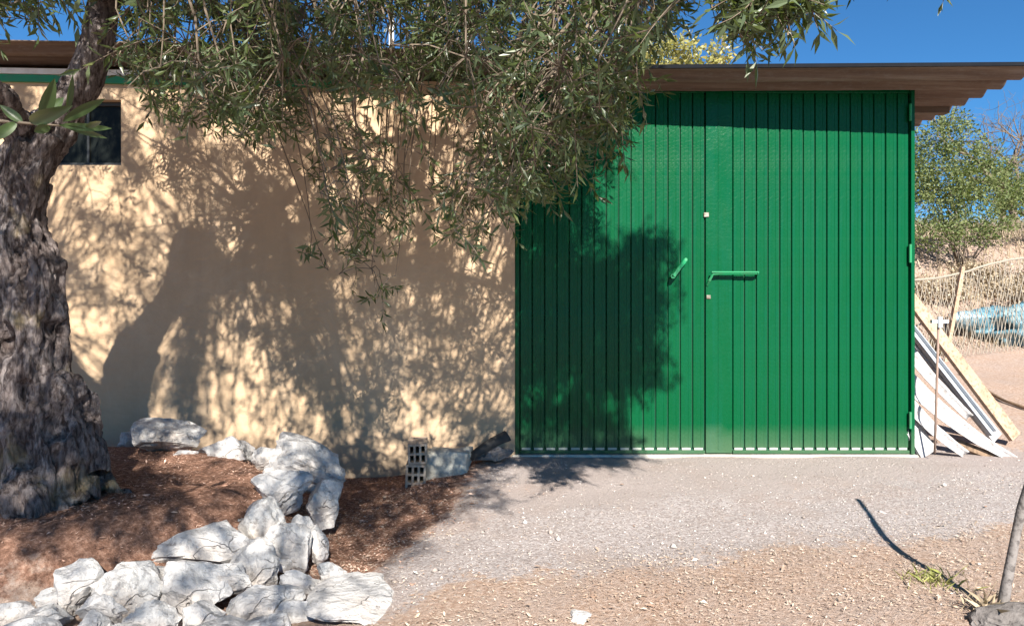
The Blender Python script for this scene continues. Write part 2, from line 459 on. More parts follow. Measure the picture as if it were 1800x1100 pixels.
gx = grid_axis(-3.6, 3.8, 0.045, 400)
gy = grid_axis(1.2, 5.6, 0.045, 400)
def zones(x, y):
    n1 = 0.12 * fbm((x * 1.6, y * 1.6, 2.1), 3)
    d1 = y - (2.66 + 0.27 * x) + n1            # in front of this line: litter
    d2 = x - (-0.55 + 0.24 * (y - 2.7)) + n1   # left of this line: brown soil
    apron = sstep(-0.34, 0.34, min(d1, d2))
    if y > 4.95 or x > 3.0: apron *= 1 - sstep(4.6, 5.1, y) * sstep(2.6, 2.9, x)
    d3 = min(-d2, y - 2.62 - 0.2 * fbm((x, y, 4.4), 2))
    soil = sstep(-0.15, 0.2, d3) if y < 4.9 else 0
    soil = max(soil, mound(x, y) if x < 0 else 0)
    conc = sstep(0.15, 0.75, d1 - 0.35) * sstep(0, .5, d2)
    return apron, soil, conc
gv = []; gc = []
for y in gy:
    for x in gx:
        gv.append((x, y, H(x, y)))
        gc.append((*zones(x, y), 1.0) if -5 < x < 5 and 0 < y < 6 else (0, 0, 0, 1))
nx = len(gx)
gf = [(j * nx + i, j * nx + i + 1, (j + 1) * nx + i + 1, (j + 1) * nx + i) for j in range(len(gy) - 1) for i in range(nx - 1)]
me = bpy.data.meshes.new('ground'); me.from_pydata(gv, [], gf); me.materials.append(M['ground'])
ca = me.color_attributes.new('zone', 'FLOAT_COLOR', 'POINT')
ca.data.foreach_set('color', np.array(gc, dtype=np.float32).ravel())
me.polygons.foreach_set('use_smooth', [True] * len(me.polygons))
tag(link('ground', me), 'dry ground of gravel, leaf litter and brown soil rising to a hillside', 'ground', kind='structure')
G = lambda x, y: H(x, y)

# ------------------------------------------------------------------ shed
XL, XD, XR = -5.2, 0.0185, 2.611
YF, YB = D, 8.0
shed = thing('storage_shed', 'low beige stucco shed with green metal double door and corrugated overhanging roof', 'shed', (0, YF, 0))
def sb(mb, name, mats, parent=None, smooth=False):
    """build a piece in world coordinates under the shed"""
    o = mb.build(name, mats, None, smooth)
    p = parent or shed
    o.parent = p
    o.matrix_parent_inverse = Matrix.Translation(Vector((0, YF, 0))).inverted()
    return o
shed_inv = Matrix.Translation(Vector((0, YF, 0))).inverted()
def topA(x): return 2.424 - 0.0185 * (x - (-0.3))
# left wall with the window opening; 25 mm in front of the door plane
WX0, WX1, WZ0, WZ1 = P(84, 0, D).x, P(217, 0, D).x, P(0, 292, D).z, P(0, 178, D).z
yw = YF - 0.028
mb = MB()
T = 0.22
def wall_piece(x0, x1, z0, z1, topf=None):
    za, zb = (z1, z1) if topf is None else (topf(x0), topf(x1))
    vs = [(x0, yw, z0), (x1, yw, z0), (x1, yw, zb), (x0, yw, za), (x0, yw + T, z0), (x1, yw + T, z0), (x1, yw + T, zb), (x0, yw + T, za)]
    mb.add(vs, [(0, 1, 2, 3), (5, 4, 7, 6), (1, 5, 6, 2), (4, 0, 3, 7), (3, 2, 6, 7), (4, 5, 1, 0)])
wall_piece(XL, WX0, -0.5, 0, topA)
wall_piece(WX1, XD, -0.5, 0, topA)
wall_piece(WX0, WX1, -0.5, WZ0)
wall_piece(WX0, WX1, WZ1, 0, topA)
sb(mb, 'front_wall', M['wall'])
mb = MB(); mb.box(XL, XR - 0.005, YB - .2, YB, -0.5, 2.40); mb.box(XR - 0.16, XR - 0.006, YF + 0.11, YB - .2, -0.5, 2.40); mb.box(XL, XL + .2, YF + .2, YB - .2, -.5, 2.4)
sb(mb, 'side_wall', M['wall'])
# window
wroot = MB(); t = 0.026
wroot.box(WX0, WX1, yw + .05, yw + .09, WZ0, WZ0 + t, bev=.003); wroot.box(WX0, WX1, yw + .05, yw + .09, WZ1 - t, WZ1, bev=.003)
wroot.box(WX0, WX0 + t, yw + .05, yw + .09, WZ0 + t, WZ1 - t); wroot.box(WX1 - t, WX1, yw + .05, yw + .09, WZ0 + t, WZ1 - t)
win = sb(wroot, 'window', M['frame'])
xm = (WX0 + WX1) / 2
sb(MB().box(WX0 + t, xm - .008, yw + .066, yw + .072, WZ0 + t, WZ1 - t), 'pane', M['glass'], win).matrix_parent_inverse = Matrix()
sb(MB().box(xm + .008, WX1 - t, yw + .066, yw + .072, WZ0 + t, WZ1 - t), 'pane', M['glass'], win).matrix_parent_inverse = Matrix()
sb(MB().box(xm - .008, xm + .008, yw + .055, yw + .085, WZ0 + t, WZ1 - t), 'mullion', M['frame'], win).matrix_parent_inverse = Matrix()
# trim along the top of the left wall
mb = MB(); mb.beam((XL, yw - .014, topA(XL) - .034), (-1.15, yw - .014, topA(-1.15) - .034), 0.022, 0.045)
sb(mb, 'green_trim', M['trim'])
mb = MB(); mb.beam((XL, yw - .017, topA(XL) + .010), (-1.75, yw - .017, topA(-1.75) + .010), 0.028, 0.036)
sb(mb, 'white_trim', M['white'])
# roofs: fibre cement sheets, corrugation running along the front
def roof(x0, x1, yfront, yback, z0, z1, name, skew=0.0):
    mb = MB(); wl_, amp, th = 0.177, 0.029, 0.008
    ny = int((yback - yfront) / wl_ * 10)
    xs = [x0 + (x1 - x0) * i / 24 for i in range(25)]
    top = []; bot = []
    for i in range(ny + 1):
        y = yfront + (yback - yfront) * i / ny
        w = amp * math.sin(2 * PI * (y - yfront) / wl_ + 0.9)
        for j, x in enumerate(xs):
            z = z0 + (z1 - z0) * (x - x0) / (x1 - x0) + w + 0.004 * fbm((x * 3, y * 3, 1), 2)
            yy = y - skew * (x - x0) / (x1 - x0) * (1 - i / ny)
            e = 0.008 * fbm((0, y * 14, 3.3), 2) if j == len(xs) - 1 else 0
            e2 = 0.004 * fbm((x * 6, 0, 7.3), 2) if i == 0 else 0
            top.append((x + e, yy + e2, z + th)); bot.append((x + e, yy + e2, z))
    n = len(xs); k = len(top); fs = []
    for i in range(ny):
        for j in range(n - 1):
            a = i * n + j
            fs.append((a, a + 1, a + n + 1, a + n)); fs.append((k + a, k + a + n, k + a + n + 1, k + a + 1))
    for j in range(n - 1):
        fs.append((k + j, k + j + 1, j + 1, j)); a = ny * n + j; fs.append((a, a + 1, k + a + 1, k + a))
    for i in range(ny):
        a = i * n; fs.append((a, a + n, k + a + n, k + a)); b = a + n - 1; fs.append((b, k + b, k + b + n, b + n))
    mb.add(top + bot, fs)
    return sb(mb, name, M['cement'], smooth=True)
yfr = YF - 0.285
zA = lambda px, py: P(px, py, yfr).z
roof(XL - .2, 0.10, yfr, YB + .2, zA(0, 84) + .03 + .0185 * 2.2, zA(880, 97) - .008, 'roof_sheet')
roof(0.02, 3.104, yfr, YB + .2, zA(1000, 121) - .026, zA(1797, 119) - .052, 'roof_sheet', skew=0.12)
mb = MB(); mb.beam((0.02, yfr - .006, zA(1000, 121) + .004), (3.11, yfr - .126, zA(1797, 119) - .022), .012, .022); sb(mb, 'roof_edge', M['zincdark'])
# wall plate beams under the roof, one end poking out on the right
mb = MB(); mb.box(0.02, XR, YF + .02, YF + .11, 2.372, 2.425); sb(mb, 'lintel_beam', M['timber'])
mb = MB(); mb.box(XD, XR - .01, YF - .006, YF + .018, 2.412, 2.43); sb(mb, 'gap_shadow_strip', M['timber'])  # added dark strip, stands in for the gap shadow between roof and door
mb = MB(); mb.beam((2.45, YF + .30, 2.335), (P(1664, 0, YF + .3).x, YF + .30, 2.335), 0.07, 0.055); sb(mb, 'purlin', M['timber'])
mb = MB(); mb.box(P(1626, 0, YF + .36).x, P(1641, 0, YF + .36).x, YF + .33, YF + .40, 2.33, 2.42); sb(mb, 'rafter_block', M['timber'])
mb = MB(); mb.beam((XL, YF + .12, topA(XL) + .008), (XD, YF + .12, topA(XD) + .008), 0.16, 0.06); sb(mb, 'wall_plate', M['timber'])
# door
ZB, ZT = P(0, 797, D).z, P(0, 156, D).z
def wx(px): return (px - 900) / 270.0
def dpart(mb, name, mats, parent=None, smooth=False):
    o = mb.build(name, mats, None, smooth)
    o.parent = parent
    return o
def leaf_root(mb, name):
    return sb(mb, name, M['green'])
# frame
mb = MB(); mb.box(XD, XR, YF - .012, YF + .05, ZT, ZT + .018); mb.box(XD + .002, XD + .028, YF - .006, YF + .05, ZB, ZT); mb.box(XR - .022, XR, YF - .02, YF + .05, ZB, ZT)
mb.box(XD + .028, XR - .022, YF + .045, YF + .055, ZB, ZT)
sb(mb, 'door_frame', M['green'])
def door_leaf(px0, px1, n, name):
    x0, x1 = wx(px0), wx(px1)
    mb = MB()
    mb.box(x0, x1, YF - .008, YF + .03, ZB + .002, ZB + .022, bev=.002)      # bottom rail
    root = leaf_root(mb, name)
    dpart(MB().box(x0, x1, YF - .008, YF + .03, ZT - .030, ZT - .002, bev=.002), 'top_rail', M['green'], root)
    seam = MB().box(x0, x1, YF + .014, YF + .018, ZB + .022, ZT - .03)
    dpart(seam, 'backing_sheet', M['seam'], root)
    w = (x1 - x0) / n
    gap = 0.0030
    hw = (w - gap) / 2
    zt, zb = ZT - .031, ZB + .040
    # one ribbed slat: flat pan with two soft creases
    prof = [(-hw, .013), (-hw + .004, .0), (-hw * .36, .0), (-hw * .30, .0016), (hw * .30, .0016), (hw * .36, .0), (hw - .004, .0), (hw, .013)]
    vs = []; fs = []
    for z in (zb, zt):
        for (x, y) in prof: vs.append((x, y, z))
    m = len(prof)
    for i in range(m - 1): fs.append((i, i + 1, m + i + 1, m + i))
    fs.append(tuple(range(m))[::-1]); fs.append(tuple(range(m, 2 * m)))
    sm = MB().add(vs, fs)
    sm.box(-hw + .010, hw - .010, .002, .012, ZB + .0235, zb - .001, mi=1)
    me = sm.mesh('slat', [M['green'], M['edge']])
    for i in range(n):
        o = link('slat', me, root)
        o.location = (x0 + w * (i + .5), YF + rng.uniform(-.0015, .0015), 0)
        o.rotation_euler = (rng.uniform(-.0006, .0006), 0, rng.uniform(-.012, .012))
    return root
left_leaf = door_leaf(914, 1239, 15, 'door_leaf')
right_leaf = door_leaf(1288, 1598, 15, 'door_leaf')
# plain cover strip beside the seam, on the right leaf
mb = MB(); mb.box(wx(1240.5), wx(1287), YF - .004, YF + .02, ZB + .004, ZT - .004, bev=.002); mb.box(wx(1262), wx(1264), YF - .0065, YF - .004, ZB + .03, ZT - .03)
dpart(mb, 'cover_strip', M['green'], right_leaf)
# pull bar
mb = MB(); zb_ = P(0, 481, D).z
mb.tube([(wx(1243), YF - .004, zb_ - .075), (wx(1245), YF - .030, zb_ - .045), (wx(1250), YF - .042, zb_ - .005), (wx(1262), YF - .044, zb_), (wx(1326), YF - .044, zb_), (wx(1329), YF - .03, zb_), (wx(1330), YF, zb_ - .002)], .009, 8)
mb.box(wx(1247), wx(1329), YF - .058, YF - .036, zb_ + .004, zb_ + .012)
dpart(mb, 'pull_bar', M['trim'], right_leaf)
# lever on the left leaf
mb = MB(); a = Vector((wx(1203), YF - .03, P(0, 457, D).z)); b = Vector((wx(1180), YF - .055, P(0, 486, D).z))
mb.beam(a, b, .016, .022); mb.tube([a + Vector((0, .04, -.004)), a + Vector((0, -.01, 0))], .011, 8); mb.tube([b + Vector((.004, .065, 0)), b], .016, 8)
dpart(mb, 'lever_latch', M['trim'], left_leaf)
for (px, py, s) in ((1241, 378, .017), (1245, 522, .014)):
    z = P(0, py, D).z
    mb = MB().box(wx(px) - s, wx(px) + s, YF - .012, YF - .002, z - s * .9, z + s * .9, bev=.003)
    o = dpart(mb, 'lock_plate', M['metal'], right_leaf)
    o2 = MB().box(wx(px) - .004, wx(px) + .004, YF - .0135, YF - .0115, z - .009, z + .007)
    mb.box(wx(px) - .004, wx(px) + .004, YF - .0135, YF - .0115, z - .009, z + .007)
for (py0, py1) in ((430, 462), (723, 752), (185, 214)):
    mb = MB(); mb.tube([(wx(1597), YF - .022, P(0, py1, D).z), (wx(1597), YF - .022, P(0, py0, D).z)], .009, 8)
    dpart(mb, 'hinge', M['trim'], right_leaf)
# concrete sill under the door
mb = MB(); mb.box(XD - .02, XR + .02, YF - .035, YF + .2, -.2, ZB - .004, bev=.006); sb(mb, 'threshold', M['concrete'])

# ------------------------------------------------------------------ stones
def rock_mesh(seed, sx, sy, sz, mat, sub=4, cuts=9, rough=0.10):
    r = random.Random(seed)
    bm = bmesh.new()
    bmesh.ops.create_icosphere(bm, subdivisions=sub, radius=1.0)
    planes = []
    for i in range(cuts):
        n = Vector((r.gauss(0, 1), r.gauss(0, 1), r.gauss(0, .8))).normalized()
        planes.append((n, r.uniform(0.42, 0.82)))
    off = Vector((seed * 3.7, seed * 1.3, 0))
    for v in bm.verts:
        c = v.co.copy()
        for n, d in planes:
            e = c.dot(n) - d
            if e > 0: c -= n * e * 0.97
        q = c * 1.7 + off
        c += v.co * (rough * 1.1 * fbm(q, 3) + rough * .35 * fbm(q * 3.1, 3) - rough * .6 * max(0, 1 - abs(fbm(q * 1.6 + Vector((5, 5, 5)), 3)) * 5) ** 2)
        v.co = Vector((c.x * sx, c.y * sy, c.z * sz)) * 1.26
    me = bpy.data.meshes.new('stone')
    bm.to_mesh(me); bm.free()
    me.materials.append(mat)
    me.polygons.foreach_set('use_smooth', [True] * len(me.polygons))
    try: me.set_sharp_from_angle(angle=math.radians(17))
    except Exception: pass
    return me

border = thing('stone_border', 'curved border of rough white limestone rocks around the olive tree', 'stone border', (-2.3, 3.4, G(-2.3, 3.4)))
bl = border.location.copy()
ROCKS = [  # px x0,y0,x1,y1, distance, tilt
    (244, 734, 350, 804, 4.12, .1), (204, 758, 250, 796, 4.22, 0), (350, 768, 450, 824, 4.02, .15), (456, 782, 606, 862, 3.84, .45), (442, 786, 498, 822, 3.92, 0),
    (448, 826, 540, 915, 3.46, .1), (442, 888, 516, 972, 3.16, 0), (534, 854, 596, 922, 3.50, -.2), (476, 910, 550, 994, 3.00, -.5), (534, 926, 574, 984, 3.12, 0),
    (268, 926, 446, 1006, 2.98, .12), (370, 902, 446, 936, 3.22, 0), (412, 958, 490, 1044, 2.84, .2), (486, 996, 562, 1064, 2.76, 0), (392, 1022, 506, 1096, 2.60, -.1),
    (272, 988, 394, 1082, 2.66, .3), (318, 1050, 394, 1118, 2.48, 0), (174, 996, 282, 1100, 2.60, .1), (94, 1000, 184, 1092, 2.62, -.2), (-6, 1002, 78, 1050, 2.78, 0),
    (-20, 1046, 68, 1112, 2.55, 0), (34, 1058, 108, 1122, 2.46, 0), (236, 1060, 320, 1130, 2.42, .2), (-110, 1000, -14, 1080, 2.7, 0), (490, 1060, 566, 1124, 2.52, 0), (130, 1076, 200, 1140, 2.40, 0),
    (-60, 780, 10, 830, 4.1, .1), (-200, 960, -110, 1050, 2.85, 0), (560, 990, 606, 1030, 2.82, .1), (60, 1030, 130, 1080, 2.58, .1), (150, 1040, 215, 1098, 2.52, 0), (215, 985, 300, 1040, 2.72, -.1), (370, 985, 440, 1040, 2.72, .1), (20, 1090, 120, 1150, 2.36, 0), (330, 1085, 430, 1140, 2.36, 0), (420, 1075, 510, 1135, 2.42, .1), (180, 1090, 260, 1150, 2.34, 0), (300, 792, 362, 822, 4.0, 0), (440, 960, 500, 1010, 2.94, .3), (520, 905, 556, 950, 3.2, 0), (590, 1052, 660, 1110, 2.5, 0), (60, 985, 120, 1030, 2.76, .2)]
for i, (x0, y0, x1, y1, d, tilt) in enumerate(ROCKS):
    c = P((x0 + x1) / 2, (y0 + y1) / 2, d)
    sx = (x1 - x0) * d / F / 2; sz = (y1 - y0) * d / F / 2
    sz *= 0.88 if sz < sx else 1.0
    me = rock_mesh(40 + i, sx * 1.18, max(sx * .85, sz * .9), sz * 1.06, M['stone'], cuts=15 if i % 3 else 11, rough=.11)
    o = link('stone', me, border, c - bl)
    o.rotation_euler = (0, tilt, 0)
slab = link('flat_stone', rock_mesh(203, .155, .21, .035, M['stone'], cuts=9, rough=.09), None, P(632, 1046, 2.60) + Vector((0, 0, -.012)))
tag(slab, 'broad flat white rock sunk in the ground right of the stone border', 'stone')
s2 = link('flat_stone', rock_mesh(207, .042, .05, .014, M['stone'], rough=.1), None, P(1015, 1086, 2.30)); tag(s2, 'small pale flat stone lying in the dry litter at the bottom edge', 'stone')
rk = link('rock', rock_mesh(211, .12, .09, .045, M['greystone'], rough=.12), None, P(1800, 1098, 2.22)); tag(rk, 'grey rough rock at the foot of the leaning post', 'rock')

# ------------------------------------------------------------------ bricks, block, pipe beside the wall
def hollow_brick(name, c, w, h, dep, cols, rows, label, rot):
    """clay brick seen from its holed end"""
    mb = MB(); t = w * .11
    xs = [-w / 2]; cw = (w - t * (cols + 1)) / cols
    zs = [-h / 2]; ch = (h - t * (rows + 1)) / rows
    for r in range(rows + 1):
        z = -h / 2 + r * (ch + t); mb.box(-w / 2, w / 2, -dep / 2, dep / 2, z, z + t)
    for r in range(rows):
        z = -h / 2 + r * (ch + t) + t
        for q in range(cols + 1):
            x = -w / 2 + q * (cw + t); mb.box(x, x + t, -dep / 2 + .0008, dep / 2 - .0008, z, z + ch)
    mb.box(-w / 2 + t * .5, w / 2 - t * .5, dep * .2, dep * .24, -h / 2 + t * .5, h / 2 - t * .5, mi=1)
    o = mb.build(name, [M['brick'], M['black']], None, loc=c)
    o.rotation_euler = rot
    return tag(o, label, 'brick')
db = 4.22
zb0 = P(0, 866, db).z
hollow_brick('hollow_brick', Vector((P(729, 0, db).x, db + .1, zb0 + .085)), .118, .17, .24, 3, 3, 'lower hollow clay brick, half sunk in litter beside the wall', (0, .03, .06))
hollow_brick('hollow_brick', Vector((P(731, 0, db).x, db + .1, zb0 + .173 + .060)), .112, .118, .24, 3, 2, 'upper hollow clay brick with six square holes, standing on another brick', (0, -.02, .1))
mb = MB(); bm = bmesh.new(); bmesh.ops.create_cube(bm, size=1); bmesh.ops.subdivide_edges(bm, edges=bm.edges[:], cuts=10, use_grid_fill=True)
for v in bm.verts:
    c = v.co.copy()
    e = sorted([abs(c.x), abs(c.y), abs(c.z)])[1]
    q = Vector((c.x * .265, c.y * .22, c.z * .225))
    q *= 1 - .06 * sstep(.36, .5, e)
    q += c * (.045 * fbm(q * 11, 4) )
    if c.z < 0: q.x *= 1 - .10 * (-c.z)
    v.co = q
me = bpy.data.meshes.new('concrete_block'); bm.to_mesh(me); bm.free(); me.materials.append(M['concrete']); me.polygons.foreach_set('use_smooth', [True] * len(me.polygons))
o = link('concrete_block', me, None, P(787, 828, 4.28) + Vector((0, .1, 0))); o.rotation_euler = (0, .02, -.08)
tag(o, 'rough grey concrete block beside the hollow bricks', 'concrete block')
# black half pipe leaning on the wall foot
mb = MB(); a = P(826, 806, 4.42); b = P(893, 768, 4.50)
n = 12; pts = [a.lerp(b, i / 8) + Vector((0, 0, .012 * math.sin(PI * i / 8))) for i in range(9)]
ax = (b - a).normalized(); sd = ax.cross(Vector((0, 0, 1))).normalized(); upv = sd.cross(ax)
vs = []; fs = []
for i, p in enumerate(pts):
    r = .030 + .016 * i / 8
    for q in (r, r - .007):
        for k_ in range(n + 1):
            an = -0.35 + (PI + .7) * k_ / n
            vs.append(p + sd * math.cos(an) * q + upv * (math.sin(an) * q))
m = n + 1
for i in range(8):
    for k_ in range(n):
        A = i * 2 * m + k_; fs.append((A, A + 1, A + 1 + 2 * m, A + 2 * m)); B = A + m; fs.append((B, B + 2 * m, B + 2 * m + 1, B + 1))
for e in (0, 8):
    for k_ in range(n): A = e * 2 * m + k_; fs.append((A, A + m, A + m + 1, A + 1) if e == 0 else (A, A + 1, A + m + 1, A + m))
mb.add(vs, fs)
tag(mb.build('gutter_piece', M['pipe'], smooth=True), 'black half-round gutter piece leaning by the door corner', 'gutter')
o = link('rubble_stone', rock_mesh(231, .12, .07, .045, M['greystone'], rough=.12), None, P(868, 796, 4.47)); o.rotation_euler = (0, -.35, 0)
tag(o, 'grey lump of mortar under the black gutter piece', 'stone')

# ------------------------------------------------------------------ olive tree
TD = 3.30
tree = thing('olive_tree', 'old olive tree with gnarled trunk and drooping canopy over the wall', 'olive tree', (P(60, 0, TD).x, TD, G(P(60, 0, TD).x, TD)))
tl = tree.location.copy()
def path(pxs, d=TD):
    out = []
    for q in pxs:
        dd = q[3] if len(q) > 3 else d
        out.append((P(q[0], q[1], dd), q[2] * dd / F))
    return out
def resample(pts, n):
    P_ = [p for p, r in pts]; R_ = [r for p, r in pts]
    out = []
    m = len(pts) - 1
    for i in range(n + 1):
        t = i / n * m; k = min(int(t), m - 1); f = t - k
        p0 = P_[max(k - 1, 0)]; p1 = P_[k]; p2 = P_[k + 1]; p3 = P_[min(k + 2, m)]
        p = 0.5 * ((2 * p1) + (p2 - p0) * f + (2 * p0 - 5 * p1 + 4 * p2 - p3) * f * f + (3 * p1 - p0 - 3 * p2 + p3) * f ** 3)
        out.append((p, R_[k] * (1 - f) + R_[k + 1] * f))
    return out
trunk_px = [(50, 960, 120), (54, 870, 104), (52, 800, 88), (50, 740, 76), (46, 690, 72), (40, 630, 62), (36, 560, 64), (32, 480, 56), (24, 415, 44), (20, 370, 46), (26, 320, 46), (44, 280, 46), (66, 245, 42)]
limbR_px = [(58, 265, 42), (90, 225, 40), (128, 178, 36), (156, 120, 30), (172, 60, 28), (182, 0, 27), (190, -80, 24, 3.1), (215, -180, 20, 2.8)]
limbL_px = [(52, 262, 44), (34, 225, 30, 3.2), (8, 180, 24, 3.05), (-50, 130, 24, 2.85), (-150, 80, 24, 2.65), (-260, 0, 24, 2.5), (-360, -120, 22, 2.4)]
mb = MB()
for pth, n in ((trunk_px, 60), (limbR_px, 40), (limbL_px, 30)):
    q = resample(path(pth), n)
    mb.tube([p for p, r in q], [r for p, r in q], 24)
# buttress roots and knots
for pts in ([(120, 780, 46), (165, 830, 34), (205, 858, 16), (250, 880, 6)], [(10, 800, 60), (-30, 860, 50), (-80, 900, 20)], [(60, 820, 60, 3.15), (50, 880, 45, 3.0), (40, 920, 20, 2.9)], [(130, 700, 34, 3.26), (150, 770, 34, 3.24), (168, 838, 24, 3.2)], [(20, 700, 46, 3.2), (10, 800, 48, 3.16), (14, 880, 40, 3.1)]):
    q = resample(path(pts), 14); mb.tube([p for p, r in q], [r for p, r in q], 14)
for pts in ([(30, 900, 34, 3.06), (22, 800, 34, 3.08), (40, 700, 30, 3.10), (50, 620, 30, 3.12), (30, 520, 30, 3.13), (14, 430, 24, 3.15), (20, 330, 26, 3.16), (52, 250, 26, 3.18)],
            [(90, 900, 34, 3.05), (86, 820, 26, 3.08), (60, 740, 26, 3.09), (34, 660, 28, 3.10), (56, 560, 22, 3.12), (76, 490, 24, 3.14), (52, 410, 20, 3.16), (56, 330, 22, 3.17), (92, 240, 22, 3.20)],
            [(140, 880, 30, 3.12), (126, 790, 30, 3.14), (108, 700, 30, 3.16), (92, 640, 22, 3.17), (94, 560, 20, 3.20), (88, 480, 22, 3.21), (64, 400, 18, 3.22), (72, 320, 20, 3.24)],
            [(-10, 900, 36, 3.08), (-8, 780, 32, 3.10), (0, 660, 26, 3.13), (-14, 540, 26, 3.15), (-20, 440, 22, 3.17), (-14, 340, 22, 3.2)]):
    q = resample(path(pts), 40); mb.tube([p for p, r in q], [r * 1.05 for p, r in q], 12)
bm = bmesh.new()
for (x, y, r, d) in ((116, 688, 36, 3.20), (92, 468, 24, 3.20)):
    c = P(x, y, d); rr = r * d / F
    q = bmesh.ops.create_icosphere(bm, subdivisions=2, radius=rr, matrix=Matrix.Translation(c))
bm.verts.index_update()
mb.add([v.co[:] for v in bm.verts], [[v.index for v in f.verts] for f in bm.faces]); bm.free()
tmp = mb.build('tmp_trunk', M['bark'])
md = tmp.modifiers.new('r', 'REMESH'); md.mode = 'VOXEL'; md.voxel_size = 0.0075
md = tmp.modifiers.new('s', 'SMOOTH'); md.factor = 0.6; md.iterations = 5
dg = bpy.context.evaluated_depsgraph_get()
tm = bpy.data.meshes.new_from_object(tmp.evaluated_get(dg))
bpy.data.objects.remove(tmp)
hol = [(P(77, 622, 3.02), .050, .085), (P(98, 742, 3.05), .055, .09), (P(70, 580, 3.05), .03, .07), (P(60, 905, 3.0), .05, .05), (P(118, 850, 3.0), .05, .07), (P(30, 690, 3.0), .035, .05), (P(8, 600, 3.05), .05, .06)]
nv = len(tm.vertices)
co = np.empty(nv * 3); tm.vertices.foreach_get('co', co); co = co.reshape(-1, 3)
no = np.empty(nv * 3); tm.vertices.foreach_get('normal', no); no = no.reshape(-1, 3)
for i in range(nv):
    p = Vector(co[i]); n_ = Vector(no[i])
    tw = Vector((p.x + .20 * math.sin(p.z * 2.0), p.y, p.z * .24))
    dsp = .026 * fbm(tw * 8.5, 3) + .008 * fbm(p * 5.5, 2)
    rd = 1 - abs(fbm(tw * 11 + Vector((9, 3, 1)), 3)) * 2.2
    dsp -= .020 * max(0, rd) ** 3
    rd2 = 1 - abs(fbm(Vector((p.x + .1 * math.sin(p.z * 5), p.y, p.z * .16)) * 26, 2)) * 2.6
    dsp -= .013 * max(0, rd2) ** 2
    dsp += .005 * fbm(Vector((p.x, p.y, p.z * .4)) * 40, 2)
    for hc, hr, hd in hol:
        e = math.hypot(p.x - hc.x, (p.z - hc.z) * .62)
        if e < hr * 2 and n_.y < 0.3: dsp -= hd * (1 - sstep(hr * .35, hr * 1.25, e))
    s_ = 1.0 if p.z < 2.0 else 0.45
    q = p + n_ * dsp * s_ - tl
    co[i] = q
tm.vertices.foreach_set('co', co.ravel()); tm.materials.clear(); tm.materials.append(M['bark'])
tm.polygons.foreach_set('use_smooth', [True] * len(tm.polygons)); tm.update()
link('trunk', tm, tree)

# limbs above the frame that carry the canopy
topR = path([limbR_px[-1]])[0][0]; topL = path([limbL_px[-1]])[0][0]
LIMBS = [
    [topR - Vector((.02, 0, .1)), (-1.3, 2.35, 2.9), (-.9, 1.95, 3.2), (-.3, 1.75, 3.4), (.35, 1.7, 3.35), (.85, 1.7, 3.1)],
    [(-1.54, 2.85, 2.5), (-1.25, 2.95, 2.85), (-.8, 3.2, 3.05), (-.2, 3.35, 3.0), (.3, 3.2, 2.75), (.62, 3.1, 2.45)],
    [(-1.52, 2.75, 2.6), (-1.5, 2.0, 3.15), (-1.45, 1.2, 3.55), (-1.3, .2, 3.7), (-1.1, -.8, 3.5)],
    [topL - Vector((-.02, 0, .08)), (-2.75, 2.2, 2.9), (-2.8, 1.6, 3.3), (-2.75, .8, 3.5), (-2.8, -.2, 3.4)],
    [(-.9, 1.95, 3.2), (-.6, 1.4, 3.4), (-.4, .5, 3.45), (-.3, -.4, 3.2)],
    [(-1.5, 2.75, 2.6), (-.95, 2.6, 3.05), (-.2, 2.6, 3.25), (.5, 2.5, 3.15), (1.0, 2.4, 2.85)]]
nodes = []
for i, L in enumerate(LIMBS):
    q = resample([(Vector(p), 0.036 * (1 - .75 * k_ / (len(L) - 1)) * (1.35 if i in (0, 3) else .85)) for k_, p in enumerate(L)], 24)
    mb = MB(); mb.tube([p - tl for p, r in q], [r for p, r in q], 10, jit=.25)
    mb.build('limb', M['bark'], tree, True)
    nodes += [p for p, r in q[4:]]

# --- foliage: where it hangs in view, and where it throws shade
def in_poly(x, y, poly):
    r = False; j = len(poly) - 1
    for i in range(len(poly)):
        xi, yi = poly[i]; xj, yj = poly[j]
        if (yi > y) != (yj > y) and x < (xj - xi) * (y - yi) / (yj - yi) + xi: r = not r
        j = i
    return r
def ell(x, y, cx, cy, rx, ry): return ((x - cx) / rx) ** 2 + ((y - cy) / ry) ** 2
VIS = [([(205, -60), (1215, -60), (1195, 40), (1160, 75), (1130, 110), (1120, 135), (205, 135)], 1.25), ([(-80, -60), (205, -60), (205, 40), (-80, 30)], .8), ([(205, 40), (260, 40), (300, 130), (190, 130)], .3),
       ([(850, 125), (1125, 125), (1110, 200), (1090, 270), (1000, 300), (955, 360), (915, 370), (850, 320)], 1.0),
       ([(545, 120), (860, 120), (860, 290), (540, 270)], .36),
       ([(545, 250), (900, 250), (895, 400), (850, 440), (770, 405), (660, 410), (630, 470), (590, 440), (565, 380)], .42),
       ([(215, 120), (545, 120), (535, 225), (470, 230), (400, 205), (300, 235), (250, 200)], .8)]
GAPS = [(95, 45, 50, 34), (165, 60, 40, 75),  (322, 66, 34, 22), (690, 52, 30, 50), (845, 82, 30, 22), (1065, 42, 34, 22), (560, 20, 26, 20), (1180, 95, 60, 22), (650, 205, 34, 45), (600, 190, 22, 30), (745, 240, 20, 16)]
def vis(x, y):
    w = 0
    for p, q in VIS:
        if in_poly(x, y, p): w = max(w, q)
    if ell(x, y, 1345, 8, 88, 46) < 1: w = .95
    for g in GAPS:
        if ell(x, y, *g) < 1: w *= .06
    return w
